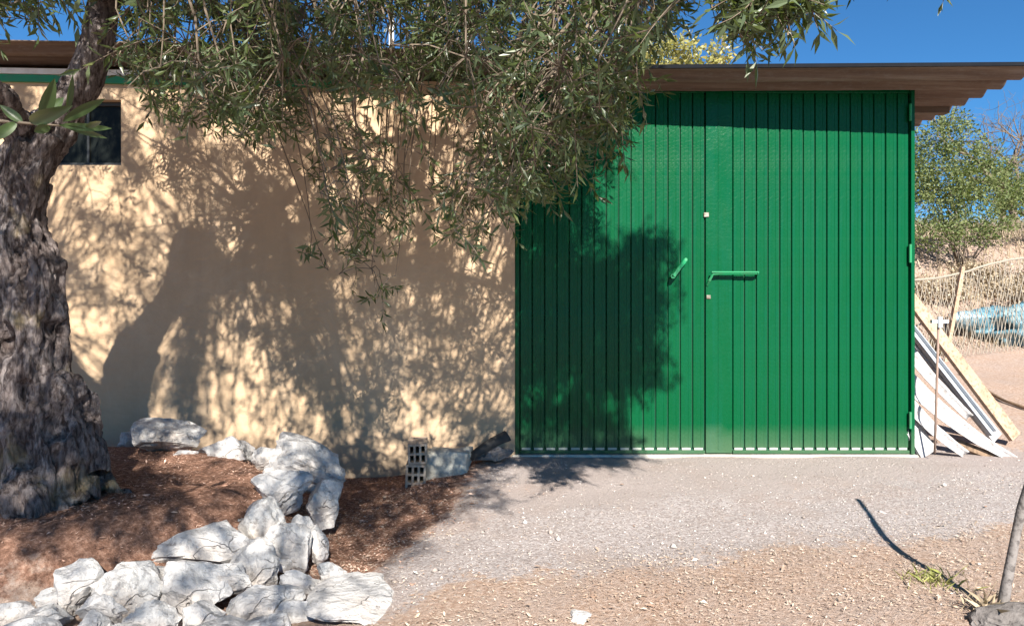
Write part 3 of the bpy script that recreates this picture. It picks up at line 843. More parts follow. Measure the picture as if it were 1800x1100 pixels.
# leaf area wanted between the sun and each spot of the facade (photo pixels on the wall plane)
def lai_wall(x, y):
    if x < 905:
        v = 2.2
        for (cx, cy, rx, ry, t) in ((230, 400, 165, 150, 1.2), (110, 320, 60, 60, .55), (152, 578, 42, 40, .05), (245, 640, 60, 60, 1.1), (440, 680, 50, 95, .12), (505, 720, 60, 70, .5), (640, 640, 90, 110, 1.0), (760, 700, 130, 110, 1.1),
                                    (868, 470, 60, 45, .05), (865, 600, 50, 110, .9), (520, 450, 34, 36, .7), (650, 240, 60, 90, .7), (800, 380, 90, 60, .7), (270, 160, 60, 34, .6), (830, 300, 60, 60, .8), (370, 690, 22, 60, .5), (620, 490, 60, 30, .8), (700, 770, 50, 50, .8), (785, 810, 60, 45, .45)):
            e = ell(x, y, cx, cy, rx, ry)
            if e < 1.5: v += (t - v) * (1 - sstep(.55, 1.4, e))
        for (cx, cy, rx, ry) in ((470, 430, 55, 180), (640, 520, 70, 24), (250, 268, 34, 40), (560, 700, 22, 60), (700, 470, 90, 30)):
            e = ell(x, y, cx, cy, rx, ry)
            if e < 1.4: v += (3.2 - v) * (1 - sstep(.5, 1.3, e))
        if 160 < x < 315 and y > 590: v = .55
        return max(0.03, v * (1.15 + 3.0 * fbm((x * .019, y * .019, 8.8), 2)))
    w = 20 * fbm((y * .012, x * .01, 1.7), 3) * 2
    lim = 1085 if y < 300 else (1065 if y < 420 else 1180 if y < 670 else 1110)
    lim += w
    for (a, b) in ((300, 1085), ):
        pass
    if y < 150: return 0
    v = 6.5 * (1 - sstep(lim - 40, lim + 6, x))
    for (cx, cy, rx, ry, t) in ((950, 445, 26, 30, .6), (955, 690, 42, 36, 1.2), (1015, 665, 24, 34, 1.8), (1070, 705, 30, 30, 1.0), (960, 770, 60, 28, 1.0), (1060, 430, 60, 22, .9), (1155, 470, 26, 22, 1.0)):
        if ell(x, y, cx, cy, rx, ry) < 1: v = min(v, t)
    return v
CW = 24
NCX, NCY = 1250 // CW + 1, 840 // CW + 1
cov = np.zeros((NCX + 1, NCY + 1))
SPR_A = 0.0044
cell_area = (CW / 270.0) ** 2 * (math.cos(SUN_EL) * math.cos(SUN_AZ))
def hit(c):
    """where a leaf spray's shadow lands on the facade (photo pixels), or None"""
    t = (yw - c.y) / (-S.y)
    w = c - S * t
    return proj(w), w
def noleaf(c):
    return c.z < 0.9 or c.y > yw - .12
pos = []
r2 = random.Random(5)
def addcov(hp):
    i, j = int(hp[0] // CW), int(hp[1] // CW)
    if 0 <= i < NCX and 0 <= j < NCY: cov[i, j] += SPR_A
# stage 1: what hangs in view
tries = 0; cnt = 0
centers = []
while cnt < 1900 and tries < 120000:
    tries += 1
    if centers and r2.random() < .68:
        b = r2.choice(centers[-60:]); c = b + Vector((r2.gauss(0, .085), r2.gauss(0, .11), r2.gauss(0, .085)))
    else:
        px = r2.uniform(-60, 1460); py = r2.uniform(-60, 470)
        if r2.random() > vis(px, py): continue
        c = P(px, py, 1.8 + .15 * r2.random() if px > 1235 else r2.uniform(2.2, 4.15))
        centers.append(c)
    q = proj(c)
    if r2.random() > vis(*q) or noleaf(c): continue
    if c.y > 4.2 and c.z > 2.2: continue
    hp, w = hit(c)
    if w.z > 0.0 and hp[0] > 60 and hp[0] < 1250:
        L = lai_wall(*hp) if hp[1] > 140 else 1.0
        i, j = int(hp[0] // CW), int(hp[1] // CW)
        have = cov[i, j] / cell_area if 0 <= i < NCX and 0 <= j < NCY else 0
        if r2.random() > max(0.0, min(1.0, (L * 1.5 - have) / .5)): continue
    addcov(hp); pos.append((c, True)); cnt += 1
# stage 1b: the canopy that shades the leaves in view
for i in range(4200):
    w = P(r2.uniform(180, 1000), r2.uniform(-20, 150), r2.uniform(2.6, 3.6)); c = w + S * r2.uniform(.5, 2.4)
    q = proj(c)
    if c.y > .05 and -50 < q[0] < 1850 and q[1] > -42: continue
    hp, w = hit(c)
    if w.z > 0 and 20 < hp[0] < 1250:
        i_, j_ = int(hp[0] // CW), int(hp[1] // CW)
        have = cov[i_, j_] / cell_area if 0 <= i_ < NCX and 0 <= j_ < NCY else 0
        if hp[1] > 140 and have > lai_wall(*hp): continue
    addcov(hp); pos.append((c, False))
# stage 2: the canopy above the frame that shades the facade
for rnd in range(26):
    for i in range(NCX):
        for j in range(5, NCY):
            x = (i + .5) * CW; y = (j + .5) * CW
            if x < 20: continue
            need = lai_wall(x, y) * cell_area - cov[i, j]
            if need < SPR_A * r2.uniform(.2, 1.0): continue
            for _ in range(6):
                xx = (i + r2.random()) * CW; yy = (j + r2.random()) * CW
                w = P(xx, yy, yw)
                t = r2.uniform(2.3, 5.0)
                c = w + S * t
                if c.z < 1.6 or c.z > 4.2: continue
                q = proj(c)
                infr = c.y > .05 and -50 < q[0] < 1850 and q[1] > -42
                if infr and r2.random() > vis(*q): continue
                pos.append((c, infr)); cov[i, j] += SPR_A
                break
# stage 3: canopy over the camera that dapples the ground, the stones and the trunk
def lai_ground(px, py):
    if px > 900: return 0
    lim = 905 - (py - 800) * 1.05 + 40 * fbm((px * .01, py * .02, 3), 2)
    v = 2.2 * (1 - sstep(lim - 40, lim + 10, px))
    if py > 985: v *= .55
    for (cx, cy, rx, ry, t) in ((350, 835, 140, 50, .28), (500, 870, 60, 60, .35), (500, 970, 90, 60, .7), (340, 965, 90, 40, .9), (620, 1050, 90, 60, .15), (300, 775, 70, 40, .2), (650, 880, 70, 50, 2.8), (790, 885, 90, 26, 1.7), (770, 835, 60, 24, .6), (150, 930, 170, 55, 3.0), (200, 1060, 300, 50, 1.0)):
        if ell(px, py, cx, cy, rx, ry) < 1: v = t
    return v
A0 = 0.12
for gxx in np.arange(-3.4, 0.1, A0):
    for gyy in np.arange(2.2, 4.6, A0):
        g = Vector((gxx, gyy, G(gxx, gyy)))
        if gyy > 2.95 and -2.68 < gxx < -1.9: continue
        L = lai_ground(*proj(g)) * A0 * A0 * math.sin(SUN_EL) / SPR_A
        n = int(L) + (1 if r2.random() < L - int(L) else 0)
        for _ in range(n):
            gg = g + Vector((r2.uniform(0, A0), r2.uniform(0, A0), 0))
            for _k in range(5):
                c = gg + S * r2.uniform(3.9, 6.3)
                q = proj(c)
                infr = c.y > .05 and -50 < q[0] < 1850 and q[1] > -42
                if infr or (Vector(c) - Vector((0, 0, EYE))).length < .7: continue
                pos.append((c, False)); break
for i in range(190):     # shade for the trunk
    w = P(r2.uniform(-60, 170), r2.uniform(140, 900), 3.05); c = w + S * r2.uniform(1.6, 3.6)
    if c.z < 1.9: c = w + S * ((2.2 - w.z) / S.z + r2.random())
    q = proj(c)
    infr = c.y > .05 and -50 < q[0] < 1850 and q[1] > -42
    if infr and r2.random() > vis(*q): continue
    pos.append((c, infr))
for px, py, d in ((548, 462, 3.7), (670, 520, 3.6), (640, 505, 3.6), (555, 300, 3.7), (610, 455, 3.6), (630, 440, 3.5), (620, 478, 3.6), (560, 480, 3.7), (680, 545, 3.6), (695, 530, 3.62), (655, 540, 3.58), (545, 330, 3.7), (560, 370, 3.65), (640, 460, 3.5), (800, 430, 3.6), (840, 445, 3.6), (850, 420, 3.5), (700, 400, 3.6), (1300, 40, 1.85), (1375, 55, 1.85), (1410, 25, 1.85), (1430, 5, 1.85), (1290, 10, 1.85), (1345, 30, 1.8), (880, 300, 3.5), (1400, 52, 1.88)):
    pos.append((P(px, py, d) + Vector((0, 0, .05)), True))

# sprays: a stem with paired narrow leaves
def spray(seed):
    r = random.Random(seed)
    V = []; Fs = []; FT = []; VT = []
    L = r.uniform(.12, .23); n = int(L / .019)
    bend = Vector((r.gauss(0, .05), r.gauss(0, .05), 0))
    def at(t): return Vector((0, 0, L * t)) + bend * t * t
    pts = [at(k_ / 4) for k_ in range(5)]
    tb = MB(); tb.tube(pts, [.0026, .0022, .0018, .0014, .0008], 3, cap=False)
    for i in range(n):
        t = (i + 1) / n
        for s in (0, 1):
            if r.random() < .12: continue
            b = at(t)
            an = i * 1.57 + s * PI + r.gauss(0, .35)
            el = r.uniform(.5, 1.3) if t < .93 else r.uniform(.1, .6)
            d = Vector((math.cos(an) * math.sin(el), math.sin(an) * math.sin(el), math.cos(el)))
            ln = r.uniform(.042, .066) * (1 if t > .15 else .75); wd = ln * r.uniform(.09, .125)
            side = d.cross(Vector((r.gauss(0, .5), r.gauss(0, .5), 1))).normalized()
            up = side.cross(d).normalized()
            curl = r.uniform(-.10, .14) * ln
            k_ = len(V)
            V += [b, b + d * ln * .45 + side * wd + up * wd * .35, b + d * ln * .48 + up * curl * .4, b + d * ln * .45 - side * wd + up * wd * .35, b + d * ln + up * curl * -1.0]
            Fs += [(k_, k_ + 2, k_ + 1), (k_, k_ + 3, k_ + 2), (k_ + 1, k_ + 2, k_ + 4), (k_ + 2, k_ + 3, k_ + 4)]
    return V, Fs, tb
VAR = [spray(300 + i) for i in range(9)]
var_np = []; var_me = []
for V, Fs, tb in VAR:
    tri = [(f[0], f[1], f[2]) for f in tb.f] + [(f[0], f[2], f[3]) for f in tb.f]
    var_np.append((np.array([v[:] for v in V]), np.array(Fs), np.array(tb.v), np.array(tri)))
    m_ = MB(); m_.add(V, Fs, 0); m_.add(tb.v, tb.f, 1)
    var_me.append(m_.mesh('leafy_twig', [M['olive'], M['twig']]))
# carry the sprays on branchlets
cells = {}
CS = .30
for c, fl in pos:
    cells.setdefault((int(c.x // CS), int(c.y // CS), int(c.z // CS)), []).append((c, fl))
big_t = MB(); thin_t = MB()
items = []
import mathutils
kd = mathutils.kdtree.KDTree(len(nodes))
for i, p in enumerate(nodes): kd.insert(p, i)
kd.balance()
hubs = []
for key, lst in cells.items():
    ctr = sum((c for c, f in lst), Vector()) / len(lst) + Vector((0, 0, .08))
    if any(f for c, f in lst):
        a = kd.find(ctr + Vector((0, 0, .5)))[0]
    else:
        a = kd.find(ctr)[0]
    mid = a.lerp(ctr, .55) + Vector((r2.gauss(0, .06), r2.gauss(0, .06), .10 + .05 * r2.random()))
    n = 9
    pts = []
    for i in range(n + 1):
        t = i / n; p = a * (1 - t) ** 2 + mid * 2 * t * (1 - t) + ctr * t * t
        if 0 < i < n: p = p + Vector((r2.gauss(0, .011), r2.gauss(0, .011), r2.gauss(0, .011)))
        pts.append(p - tl)
    wgt = min(1.0, len(lst) / 14)
    if (a - ctr).length < 2.2:
        big_t.tube(pts, [(.0065 + .0045 * wgt) * (1 - .72 * i / n) for i in range(n + 1)], 5, cap=False)
    for c, fl in lst:
        out = (c - ctr)
        d = out * 3.2 + Vector((r2.gauss(0, .6), r2.gauss(0, .6), -.22 + r2.gauss(0, .6)))
        if fl: d.x += .15
        d.normalize()
        base = c - d * .10
        items.append((base, d, fl, r2.randrange(len(VAR)), r2.uniform(0, 6.28), r2.uniform(.85, 1.15)))
        thin_t.tube([ctr - tl, ((ctr + base) / 2 + Vector((0, 0, .02))) - tl, base - tl], [.0028, .0022, .0018], 3, cap=False)
big_t.build('branchlets', M['twig'], tree)['kind'] = 'stuff'
thin_t.build('fine_twigs', M['twig'], tree)['kind'] = 'stuff'
def rotm(d, roll):
    return d.to_track_quat('Z', 'Y').to_matrix() @ Matrix.Rotation(roll, 3, 'Z')
seen = sorted([i for i, it in enumerate(items) if it[2] and 0 <= proj(it[0])[0] <= 1800 and 0 <= proj(it[0])[1] <= 600], key=lambda i: items[i][0].y)
solo = set(seen[:290])
LV = []; LF = []; TV = []; TF = []; nl = 0; ntt = 0
for i, (b, d, fl, v, roll, sc) in enumerate(items):
    R = rotm(d, roll)
    if i in solo:
        o = link('leafy_twig', var_me[v], tree, b - tl)
        o.rotation_euler = R.to_euler(); o.scale = (sc, sc, sc)
        continue
    Rn = np.array(R) * sc; off = np.array((b - tl)[:])
    a, f, tv, tf = var_np[v]
    LV.append(a @ Rn.T + off); LF.append(f + nl); nl += len(a)
    TV.append(tv @ Rn.T + off); TF.append(tf + ntt); ntt += len(tv)
link('crown', np_mesh('crown', np.concatenate(LV), np.concatenate(LF), M['olive']), tree)['kind'] = 'stuff'
link('crown_stems', np_mesh('crown_stems', np.concatenate(TV), np.concatenate(TF), M['twig']), tree)['kind'] = 'stuff'

# broad-leaved shoot in front of the trunk
shoot = thing('leafy_shoot', 'shoot with broad pale green leaves hanging in front of the trunk fork', 'shoot', tuple(P(-30, 230, 1.75)))
sl_ = shoot.location.copy()
mb = MB(); mb.tube([P(x, y, d) - sl_ for x, y, d in ((-320, 60, 1.55), (-180, 165, 1.65), (-60, 210, 1.72), (0, 213, 1.72), (60, 218, 1.7), (120, 222, 1.68))], [.006, .005, .0045, .004, .003, .0016], 6)
mb.build('stem', M['twig'], shoot, True)
def broad_leaf(a, b, wd, roll, curl):
    a = Vector(a); b = Vector(b); d = (b - a); L = d.length; d.normalize()
    toC = (Vector((0, 0, EYE)) - a).normalized()
    side = d.cross(toC).normalized(); up = side.cross(d).normalized()
    q = Quaternion(d, roll); side = q @ side; up = q @ up
    vs = []; fs = []
    N = 9
    for i in range(N + 1):
        t = i / N
        w = wd * (math.sin(PI * t ** .85) ** .8) + .0006
        c = a + d * L * t + up * curl * L * (t * t - t)
        for k_ in (-1, -.5, 0, .5, 1):
            vs.append(c + side * w * k_ + up * abs(k_) * w * .35)
    for i in range(N):
        for k_ in range(4):
            A = i * 5 + k_; fs.append((A, A + 1, A + 6, A + 5))
    me = MB().add([v - sl_ for v in vs], fs)
    return me
for (x0, y0, x1, y1, d0, d1, w, roll, curl) in ((72, 216, 96, 138, 1.70, 1.66, .015, .3, .1), (64, 214, 112, 172, 1.7, 1.72, .017, -.4, .2), (118, 200, 128, 132, 1.69, 1.66, .010, .9, .1), (52, 214, 128, 186, 1.7, 1.6, .016, .1, -.2), (110, 214, 184, 174, 1.69, 1.66, .011, .2, .25),
                                             (104, 220, 196, 226, 1.68, 1.64, .009, -.3, .2), (115, 222, 188, 243, 1.68, 1.66, .008, .5, .1), (40, 216, 0, 185, 1.71, 1.7, .011, .2, .2), (30, 215, -20, 250, 1.71, 1.66, .012, .1, .1), (88, 222, 60, 232, 1.7, 1.55, .010, .1, .1), (-40, 210, -90, 150, 1.7, 1.72, .014, .2, .1), (150, 224, 178, 214, 1.67, 1.6, .006, .2, .1)):
    broad_leaf(P(x0, y0, d0), P(x1, y1, d1), w, roll, curl).build('leaf', M['broad'], shoot, True)

# ------------------------------------------------------------------ leaning post and what stands at the right
base = P(1757, 1058, 2.33); base.z = G(base.x, base.y) - .05
post_pts = [base + Vector((.11 * t + .31 * t ** 1.8 + .012 * math.sin(9 * t), .02 * math.sin(6 * t), 1.10 * t)) for t in [i / 14 for i in range(15)]]
mb = MB(); mb.tube(post_pts, [.0155 - .003 * i / 14 for i in range(15)], 10, jit=.35)
tag(mb.build('wooden_post', M['greywood'], smooth=True), 'crooked grey wooden post leaning at the right edge', 'post')
def lean(name, pts, w, h, mat, label, cat, up=(0, 0, 1), warp=0, seg=6):
    mb = MB(); mb.beam(pts[0], pts[1], h, w, up, 0, 0, warp, seg)
    return tag(mb.build(name, M[mat]), label, cat)
wy = (0.25, -1, .3)
lean('timber_plank', (P(1550, 458, 5.02), P(1784, 768, 4.86)), .028, .095, 'tan', 'long tan timber plank leaning on the shed side, outermost of the stack', 'plank', wy)
lean('white_board', (P(1545, 520, 4.96), P(1752, 770, 4.84)), .02, .10, 'whiteboard', 'straight white board leaning just under the tan plank', 'board', wy)
mb = MB(); a, b = P(1575, 548, 4.92), P(1742, 762, 4.80)
dch = (b - a).normalized(); sch = dch.cross(Vector(wy)).normalized(); uch = sch.cross(dch)
mb.beam(a, b, .060, .006, wy)
for q in (-1, 1): mb.beam(a + sch * .027 * q + uch * .0165, b + sch * .027 * q + uch * .0165, .006, .027, wy)
tag(mb.build('steel_channel', M['zinc']), 'blue-grey metal channel leaning between the white boards', 'channel')
# bowed white sheets
def bowed(name, A, B, w0, w1, sag, mat, label, curl=.03):
    A = Vector(A); B = Vector(B); mb = MB(); N, K = 18, 6
    d = (B - A).normalized(); s = d.cross(Vector((0.1, -1, .25))).normalized(); u = s.cross(d).normalized()
    top = []; bot = []
    for i in range(N + 1):
        t = i / N; c = A.lerp(B, t) - Vector((0, 0, sag * math.sin(PI * t))) ; w = w0 + (w1 - w0) * t
        for k_ in range(K + 1):
            q = k_ / K * 2 - 1
            p = c + s * q * w / 2 + u * (curl * (q * q) + .006 * fbm((t * 5, q * 2, w0 * 40), 2))
            top.append(p + u * .003); bot.append(p - u * .003)
    n = K + 1; m = len(top); fs = []
    for i in range(N):
        for k_ in range(K):
            a_ = i * n + k_; fs.append((a_, a_ + 1, a_ + n + 1, a_ + n)); fs.append((m + a_, m + a_ + n, m + a_ + n + 1, m + a_ + 1))
    for i in range(N):
        a_ = i * n; fs.append((a_, a_ + n, m + a_ + n, m + a_)); a_ += K; fs.append((a_, m + a_, m + a_ + n, a_ + n))
    for k_ in range(K):
        fs.append((k_, m + k_, m + k_ + 1, k_ + 1)); a_ = N * n + k_; fs.append((a_, a_ + 1, m + a_ + 1, m + a_))
    mb.add(top + bot, fs)
    return tag(mb.build(name, M[mat], smooth=True), label, 'sheet')
bowed('white_sheet', P(1560, 575, 4.80), P(1700, 735, 4.74), .10, .06, .03, 'whiteboard', 'upper bowed white plastic sheet slumped against the shed corner')
bowed('white_sheet', P(1560, 640, 4.74), P(1790, 815, 4.62), .15, .05, .06, 'whiteboard', 'longest bowed white sheet tapering towards the leaning post')
bowed('white_sheet', P(1575, 690, 4.70), P(1694, 800, 4.62), .10, .06, .03, 'whiteboard', 'short white sheet lying lowest at the shed corner')
lean('white_offcut', (P(1590, 730, 4.68), P(1632, 798, 4.63)), .02, .14, 'whiteboard', 'wide white offcut standing upright beside the door corner', 'board', wy)
lean('splintered_plank', (P(1680, 778, 4.70), P(1792, 824, 4.60)), .03, .05, 'barkwood', 'dark splintered plank on the ground under the longest white sheet', 'plank', wy, .01)
mb = MB(); mb.tube([P(1643, 796, 4.52), P(1646, 700, 4.52), P(1650, 556, 4.52)], .0075, 8)
rod = mb.build('steel_stake', M['rust'], smooth=True); tag(rod, 'thin rusty stake with a cross clamp standing before the white sheets', 'stake')
c = P(1650, 566, 4.52)
MB().beam(c + Vector((-.05, -.004, .004)), c + Vector((.055, -.004, .004)), .022, .022).beam(c + Vector((0, -.014, -.035)), c + Vector((0, -.014, .035)), .026, .014, (0, 1, 0)).build('clamp', M['zinc'], rod)
# dead branch on the dirt
pts = [P(x, y, d) for x, y, d in ((1688, 628, 6.9), (1712, 648, 6.6), (1735, 680, 6.2), (1765, 708, 5.9), (1800, 730, 5.7), (1850, 750, 5.5))]
pts = [Vector((p.x, p.y, G(p.x, p.y) + .02)) for p in pts]
mb = MB(); mb.tube(pts, .014, 6, jit=.4); tag(mb.build('dead_branch', M['barkwood'], smooth=True), 'dark dead branch lying on the bare dirt behind the planks', 'branch')

# wire fence
fence = thing('wire_fence', 'sagging wire mesh fence with tan posts on the slope behind the shed', 'fence', (5.0, 8.0, G(5.0, 8.0)))
fl_ = fence.location.copy()
def ftop(s): # s along the fence in photo x
    return 492 - (s - 1610) * .19 + 4 * math.sin((s - 1610) * .03)
def fd(s): return 7.4 + (s - 1610) * .003
def fpt(s, t):
    d = fd(s); p = P(s, ftop(s), d); q = P(s - 22 * (1 - t) , 598, d - .12)
    q.z = G(q.x, q.y) + .02
    r = q.lerp(p, t); r.y += .03 * math.sin(s * .11) * t
    return r - fl_
wm = MB()
xs = list(np.arange(1560, 2160, 7.5))
for s in xs:
    wm.tube([fpt(s + (10 * t), t) + Vector((rng.gauss(0, .010), 0, 0)) for t in (0, .25, .5, .75, 1)], .0034, 4, cap=False)
    wm.tube([fpt(s - (48 * t), t) for t in (0, .33, .66, 1)], .0032, 4, cap=False)
o = wm.build('wire_mesh', M['wire'], fence); o['kind'] = 'stuff'
mb = MB(); mb.tube([fpt(s, 1) for s in range(1560, 2160, 20)], .012, 6); mb.build('top_rail', M['wire'], fence)
for s in (1684, 1830, 2010):
    a = fpt(s, 0) - Vector((.03, 0, .15)); b = fpt(s + 6, 1) + Vector((0, 0, .06))
    MB().beam(a, b, .035, .045, (0, 1, 0)).build('post', M['tan'], fence)
# blue plastic heap behind the fence
bm = bmesh.new(); bmesh.ops.create_icosphere(bm, subdivisions=5, radius=1)
for v in bm.verts:
    c_ = v.co.copy(); f_ = fbm(c_ * 1.6 + Vector((4, 1, 2)), 4)
    r_ = 1 + .35 * f_ + .10 * abs(fbm(c_ * 6, 3))
    v.co = Vector((c_.x * .95 * r_, c_.y * .35 * r_, c_.z * .30 * r_))
me = bpy.data.meshes.new('plastic_heap'); bm.to_mesh(me); bm.free(); me.materials.append(M['blue']); me.polygons.foreach_set('use_smooth', [True] * len(me.polygons))
c = P(1840, 572, 8.3)
tag(link('plastic_heap', me, None, c), 'crumpled pale blue plastic sheeting heaped behind the wire fence', 'tarp')

# ------------------------------------------------------------------ background plants
def leaf_cloud(n, blobs, size, seed, dens=.5):
    r = np.random.RandomState(seed)
    V = []; Fs = []; k_ = 0
    w = np.array([b[3] * b[4] * b[5] for b in blobs]); w = w / w.sum()
    for i in range(n):
        b = blobs[r.choice(len(blobs), p=w)]
        while True:
            u = r.normal(size=3); u /= np.linalg.norm(u)
            rad = r.uniform(0, 1) ** dens
            p = np.array([b[0] + u[0] * b[3] * rad, b[1] + u[1] * b[4] * rad, b[2] + u[2] * b[5] * rad])
            if fbm(Vector(p) * 4.5 + Vector((seed, 0, 0)), 2) > -.12: break
        d = r.normal(size=3) + u * .8; d /= np.linalg.norm(d)
        s = np.cross(d, r.normal(size=3)); s /= np.linalg.norm(s)
        L = size * r.uniform(.6, 1.3); W = L * .26
        V += [p, p + d * L * .5 + s * W, p + d * L * .5 - s * W, p + d * L]
        Fs += [(k_, k_ + 1, k_ + 2), (k_ + 1, k_ + 3, k_ + 2)]; k_ += 4
    return np.array(V), np.array(Fs)
def shrub(name, label, cat, basep, blobs, n, size, mat, seed, stems=9, group=None, sr=.012, part='foliage'):
    root = thing(name, label, cat, tuple(basep), group)
    bp = Vector(basep)
    V, Fs = leaf_cloud(n, blobs, size, seed)
    link(part, np_mesh(part, V - np.array(bp[:]), Fs, M[mat]), root)
    r = random.Random(seed)
    mb = MB()
    for i in range(stems):
        b = r.choice(blobs); e = Vector((b[0] + r.uniform(-.6, .6) * b[3], b[1] + r.uniform(-.6, .6) * b[4], b[2] + r.uniform(-.2, .75) * b[5])) - bp
        mid = e * .5 + Vector((r.gauss(0, .08), r.gauss(0, .08), .05)); 
        pts = [Vector((r.gauss(0, .03), r.gauss(0, .03), -.05)), mid * .5 + Vector((r.gauss(0, .03), 0, 0)), mid, (mid + e) / 2, e]
        mb.tube(pts, [sr, sr * .8, sr * .6, sr * .45, sr * .2], 5)
    mb.build('trunk' if stems < 6 else 'stems', M['twig'], root, True)
    return root
def blob(px, py, d, rx, ry, rz): 
    p = P(px, py, d); return (p.x, p.y, p.z, rx, ry, rz)
bx = P(1690, 0, 9.6).x
shrub('green_bush', 'bright green leafy bush growing at the shed corner on the slope', 'bush', (bx, 9.6, G(bx, 9.6)),
      [blob(1660, 265, 9.6, .50, .45, .46), blob(1700, 335, 9.6, .55, .45, .46), blob(1640, 345, 9.5, .42, .4, .48), blob(1735, 290, 9.7, .32, .3, .36), blob(1672, 212, 9.6, .26, .25, .18), blob(1775, 360, 9.8, .42, .35, .34), blob(1580, 310, 9.7, .5, .35, .5), blob(1650, 410, 9.4, .46, .3, .26), blob(1725, 400, 9.5, .46, .3, .26), blob(1800, 320, 10.2, .42, .4, .40), blob(1850, 370, 10.0, .5, .4, .4)], 24000, .042, 'bush', 21, 12)
for (px, py, d, s, nm) in ((1660, 430, 9.0, .5, 'low dry brown scrub in front of the green bush'), (1740, 410, 9.4, .5, 'wide dry brown scrub clump under the bare tree'), (1800, 440, 9.0, .6, 'dry brown scrub clump at the right edge of the slope'), (1620, 470, 7.9, .25, 'small dark dry scrub behind the left end of the fence')):
    p = P(px, py, d); g0 = G(p.x, p.y); b = (p.x, p.y, g0 + s * .22, s, s * .7, s * .30)
    shrub('dry_scrub', nm, 'scrub', (p.x, p.y, G(p.x, p.y)), [b, (p.x - .5 * s, p.y + .2, g0 + s * .35, s * .4, s * .4, s * .32), (p.x + .6 * s, p.y - .1, g0 + s * .2, s * .5, s * .4, s * .22)], 4200, .04, 'drybrush', int(px), 10, 'dry scrub on the slope', .008)
# bare tree
root = thing('bare_tree', 'leafless grey tree with tangled twigs behind the green bush', 'tree', (P(1790, 0, 11.5).x, 11.5, G(P(1790, 0, 11.5).x, 11.5)))
rb = root.location.copy()
r = random.Random(8)
trk = MB(); brs = MB()
def grow(p, d, L, rad, depth):
    n = 4; pts = [p]; q = p.copy(); dd = d.copy()
    for i in range(n):
        dd = (dd + Vector((r.gauss(0, .16), r.gauss(0, .16), r.gauss(0, .12)))).normalized(); q = q + dd * L / n; pts.append(q.copy())
    (trk if depth == 0 else brs).tube(pts, [rad * (1 - .45 * i / n) for i in range(n + 1)], 5 if depth < 3 else 3, cap=False)
    if depth >= 6: return
    for k_ in range(3 if depth < 4 else 2):
        nd = (dd + Vector((r.gauss(0, .62), r.gauss(0, .62), r.gauss(.05, .45)))).normalized()
        grow(pts[r.randint(2, n)], nd, L * r.uniform(.62, .85), rad * .56, depth + 1)
for sx_ in (-.55, -.2, .1, .5):
    grow(Vector((sx_ * .3, 0, -.1)), Vector((sx_, r.gauss(0, .2), 1)).normalized(), 1.05, .07, 0)
trk.build('trunk', M['twig'], root, True); brs.build('branches', M['twig'], root, True)
# yellowing tree behind the roof
px_, d_ = 1215, 10.5
p = P(px_, 95, d_)
shrub('yellowing_tree', 'yellow-green tree whose top shows above the roof edge', 'tree', (p.x, d_, G(p.x, d_)),
      [blob(1170, 90, d_, .55, .5, .30), blob(1265, 98, d_, .26, .3, .26), blob(1225, 112, d_, .5, .4, .22), blob(1120, 100, d_, .5, .4, .4), blob(1150, 150, d_, .8, .6, .4), blob(1272, 66, d_, .12, .1, .12)], 5200, .075, 'yellow', 33, 5, None, .03, 'crown')
# white poles behind the roof
for (px, y0, nm) in ((688, 18, 'taller thin white pole rising behind the roof among the leaves'), (823, 60, 'shorter white pole behind the roof, nearer the door')):
    b = P(px, 100, 8.6); t_ = P(px, y0, 8.6); z0 = G(b.x, 8.6)
    mb = MB(); mb.tube([(b.x, 8.6, z0 - .2), (b.x, 8.6, t_.z)], .032, 10); mb.tube([(b.x, 8.6, t_.z), (b.x, 8.6, t_.z + .04)], .042, 10)
    tag(mb.build('white_pole', M['white'], smooth=False), nm, 'pole')

# ------------------------------------------------------------------ ground cover
r = np.random.RandomState(3)
def scatter(n, gen, region):
    V = []; Fs = []; k_ = 0; c = 0; tr = 0
    while c < n and tr < n * 12:
        tr += 1
        x, y = region()
        if x is None: continue
        v, f = gen(x, y, H(x, y))
        V.append(v); Fs.append(np.array(f) + k_); k_ += len(v); c += 1
    return np.concatenate(V), np.concatenate(Fs)
OCT = np.array([(1, 0, 0), (-1, 0, 0), (0, 1, 0), (0, -1, 0), (0, 0, 1), (0, 0, -1)], dtype=float)
OCF = [(0, 2, 4), (2, 1, 4), (1, 3, 4), (3, 0, 4), (2, 0, 5), (1, 2, 5), (3, 1, 5), (0, 3, 5)]
def peb(x, y, z):
    s = .0020 + .0042 * r.rand() ** 3
    if r.rand() < .015: s *= 3.0
    v = OCT * np.array([s * r.uniform(.7, 1.3), s * r.uniform(.7, 1.3), s * r.uniform(.5, .8)]) * (1 + .25 * r.normal(size=(6, 1)))
    a = r.uniform(0, 6.28); ca, sa = math.cos(a), math.sin(a)
    v = v @ np.array([[ca, sa, 0], [-sa, ca, 0], [0, 0, 1]])
    return v + np.array([x, y, z + s * .25]), OCF
def reg_apron():
    x = r.uniform(-.9, 3.2); y = r.uniform(2.4, 4.5)
    a, s, c = zones(x, y)
    w = a * (1 - .72 * c) * (1 - s) + .12
    return (x, y) if r.rand() < w else (None, None)
V, Fs = scatter(6500, peb, reg_apron)
tag(link('gravel', np_mesh('gravel', V, Fs, M['pebble'])), 'loose grey gravel strewn before the green door', 'gravel', kind='stuff')
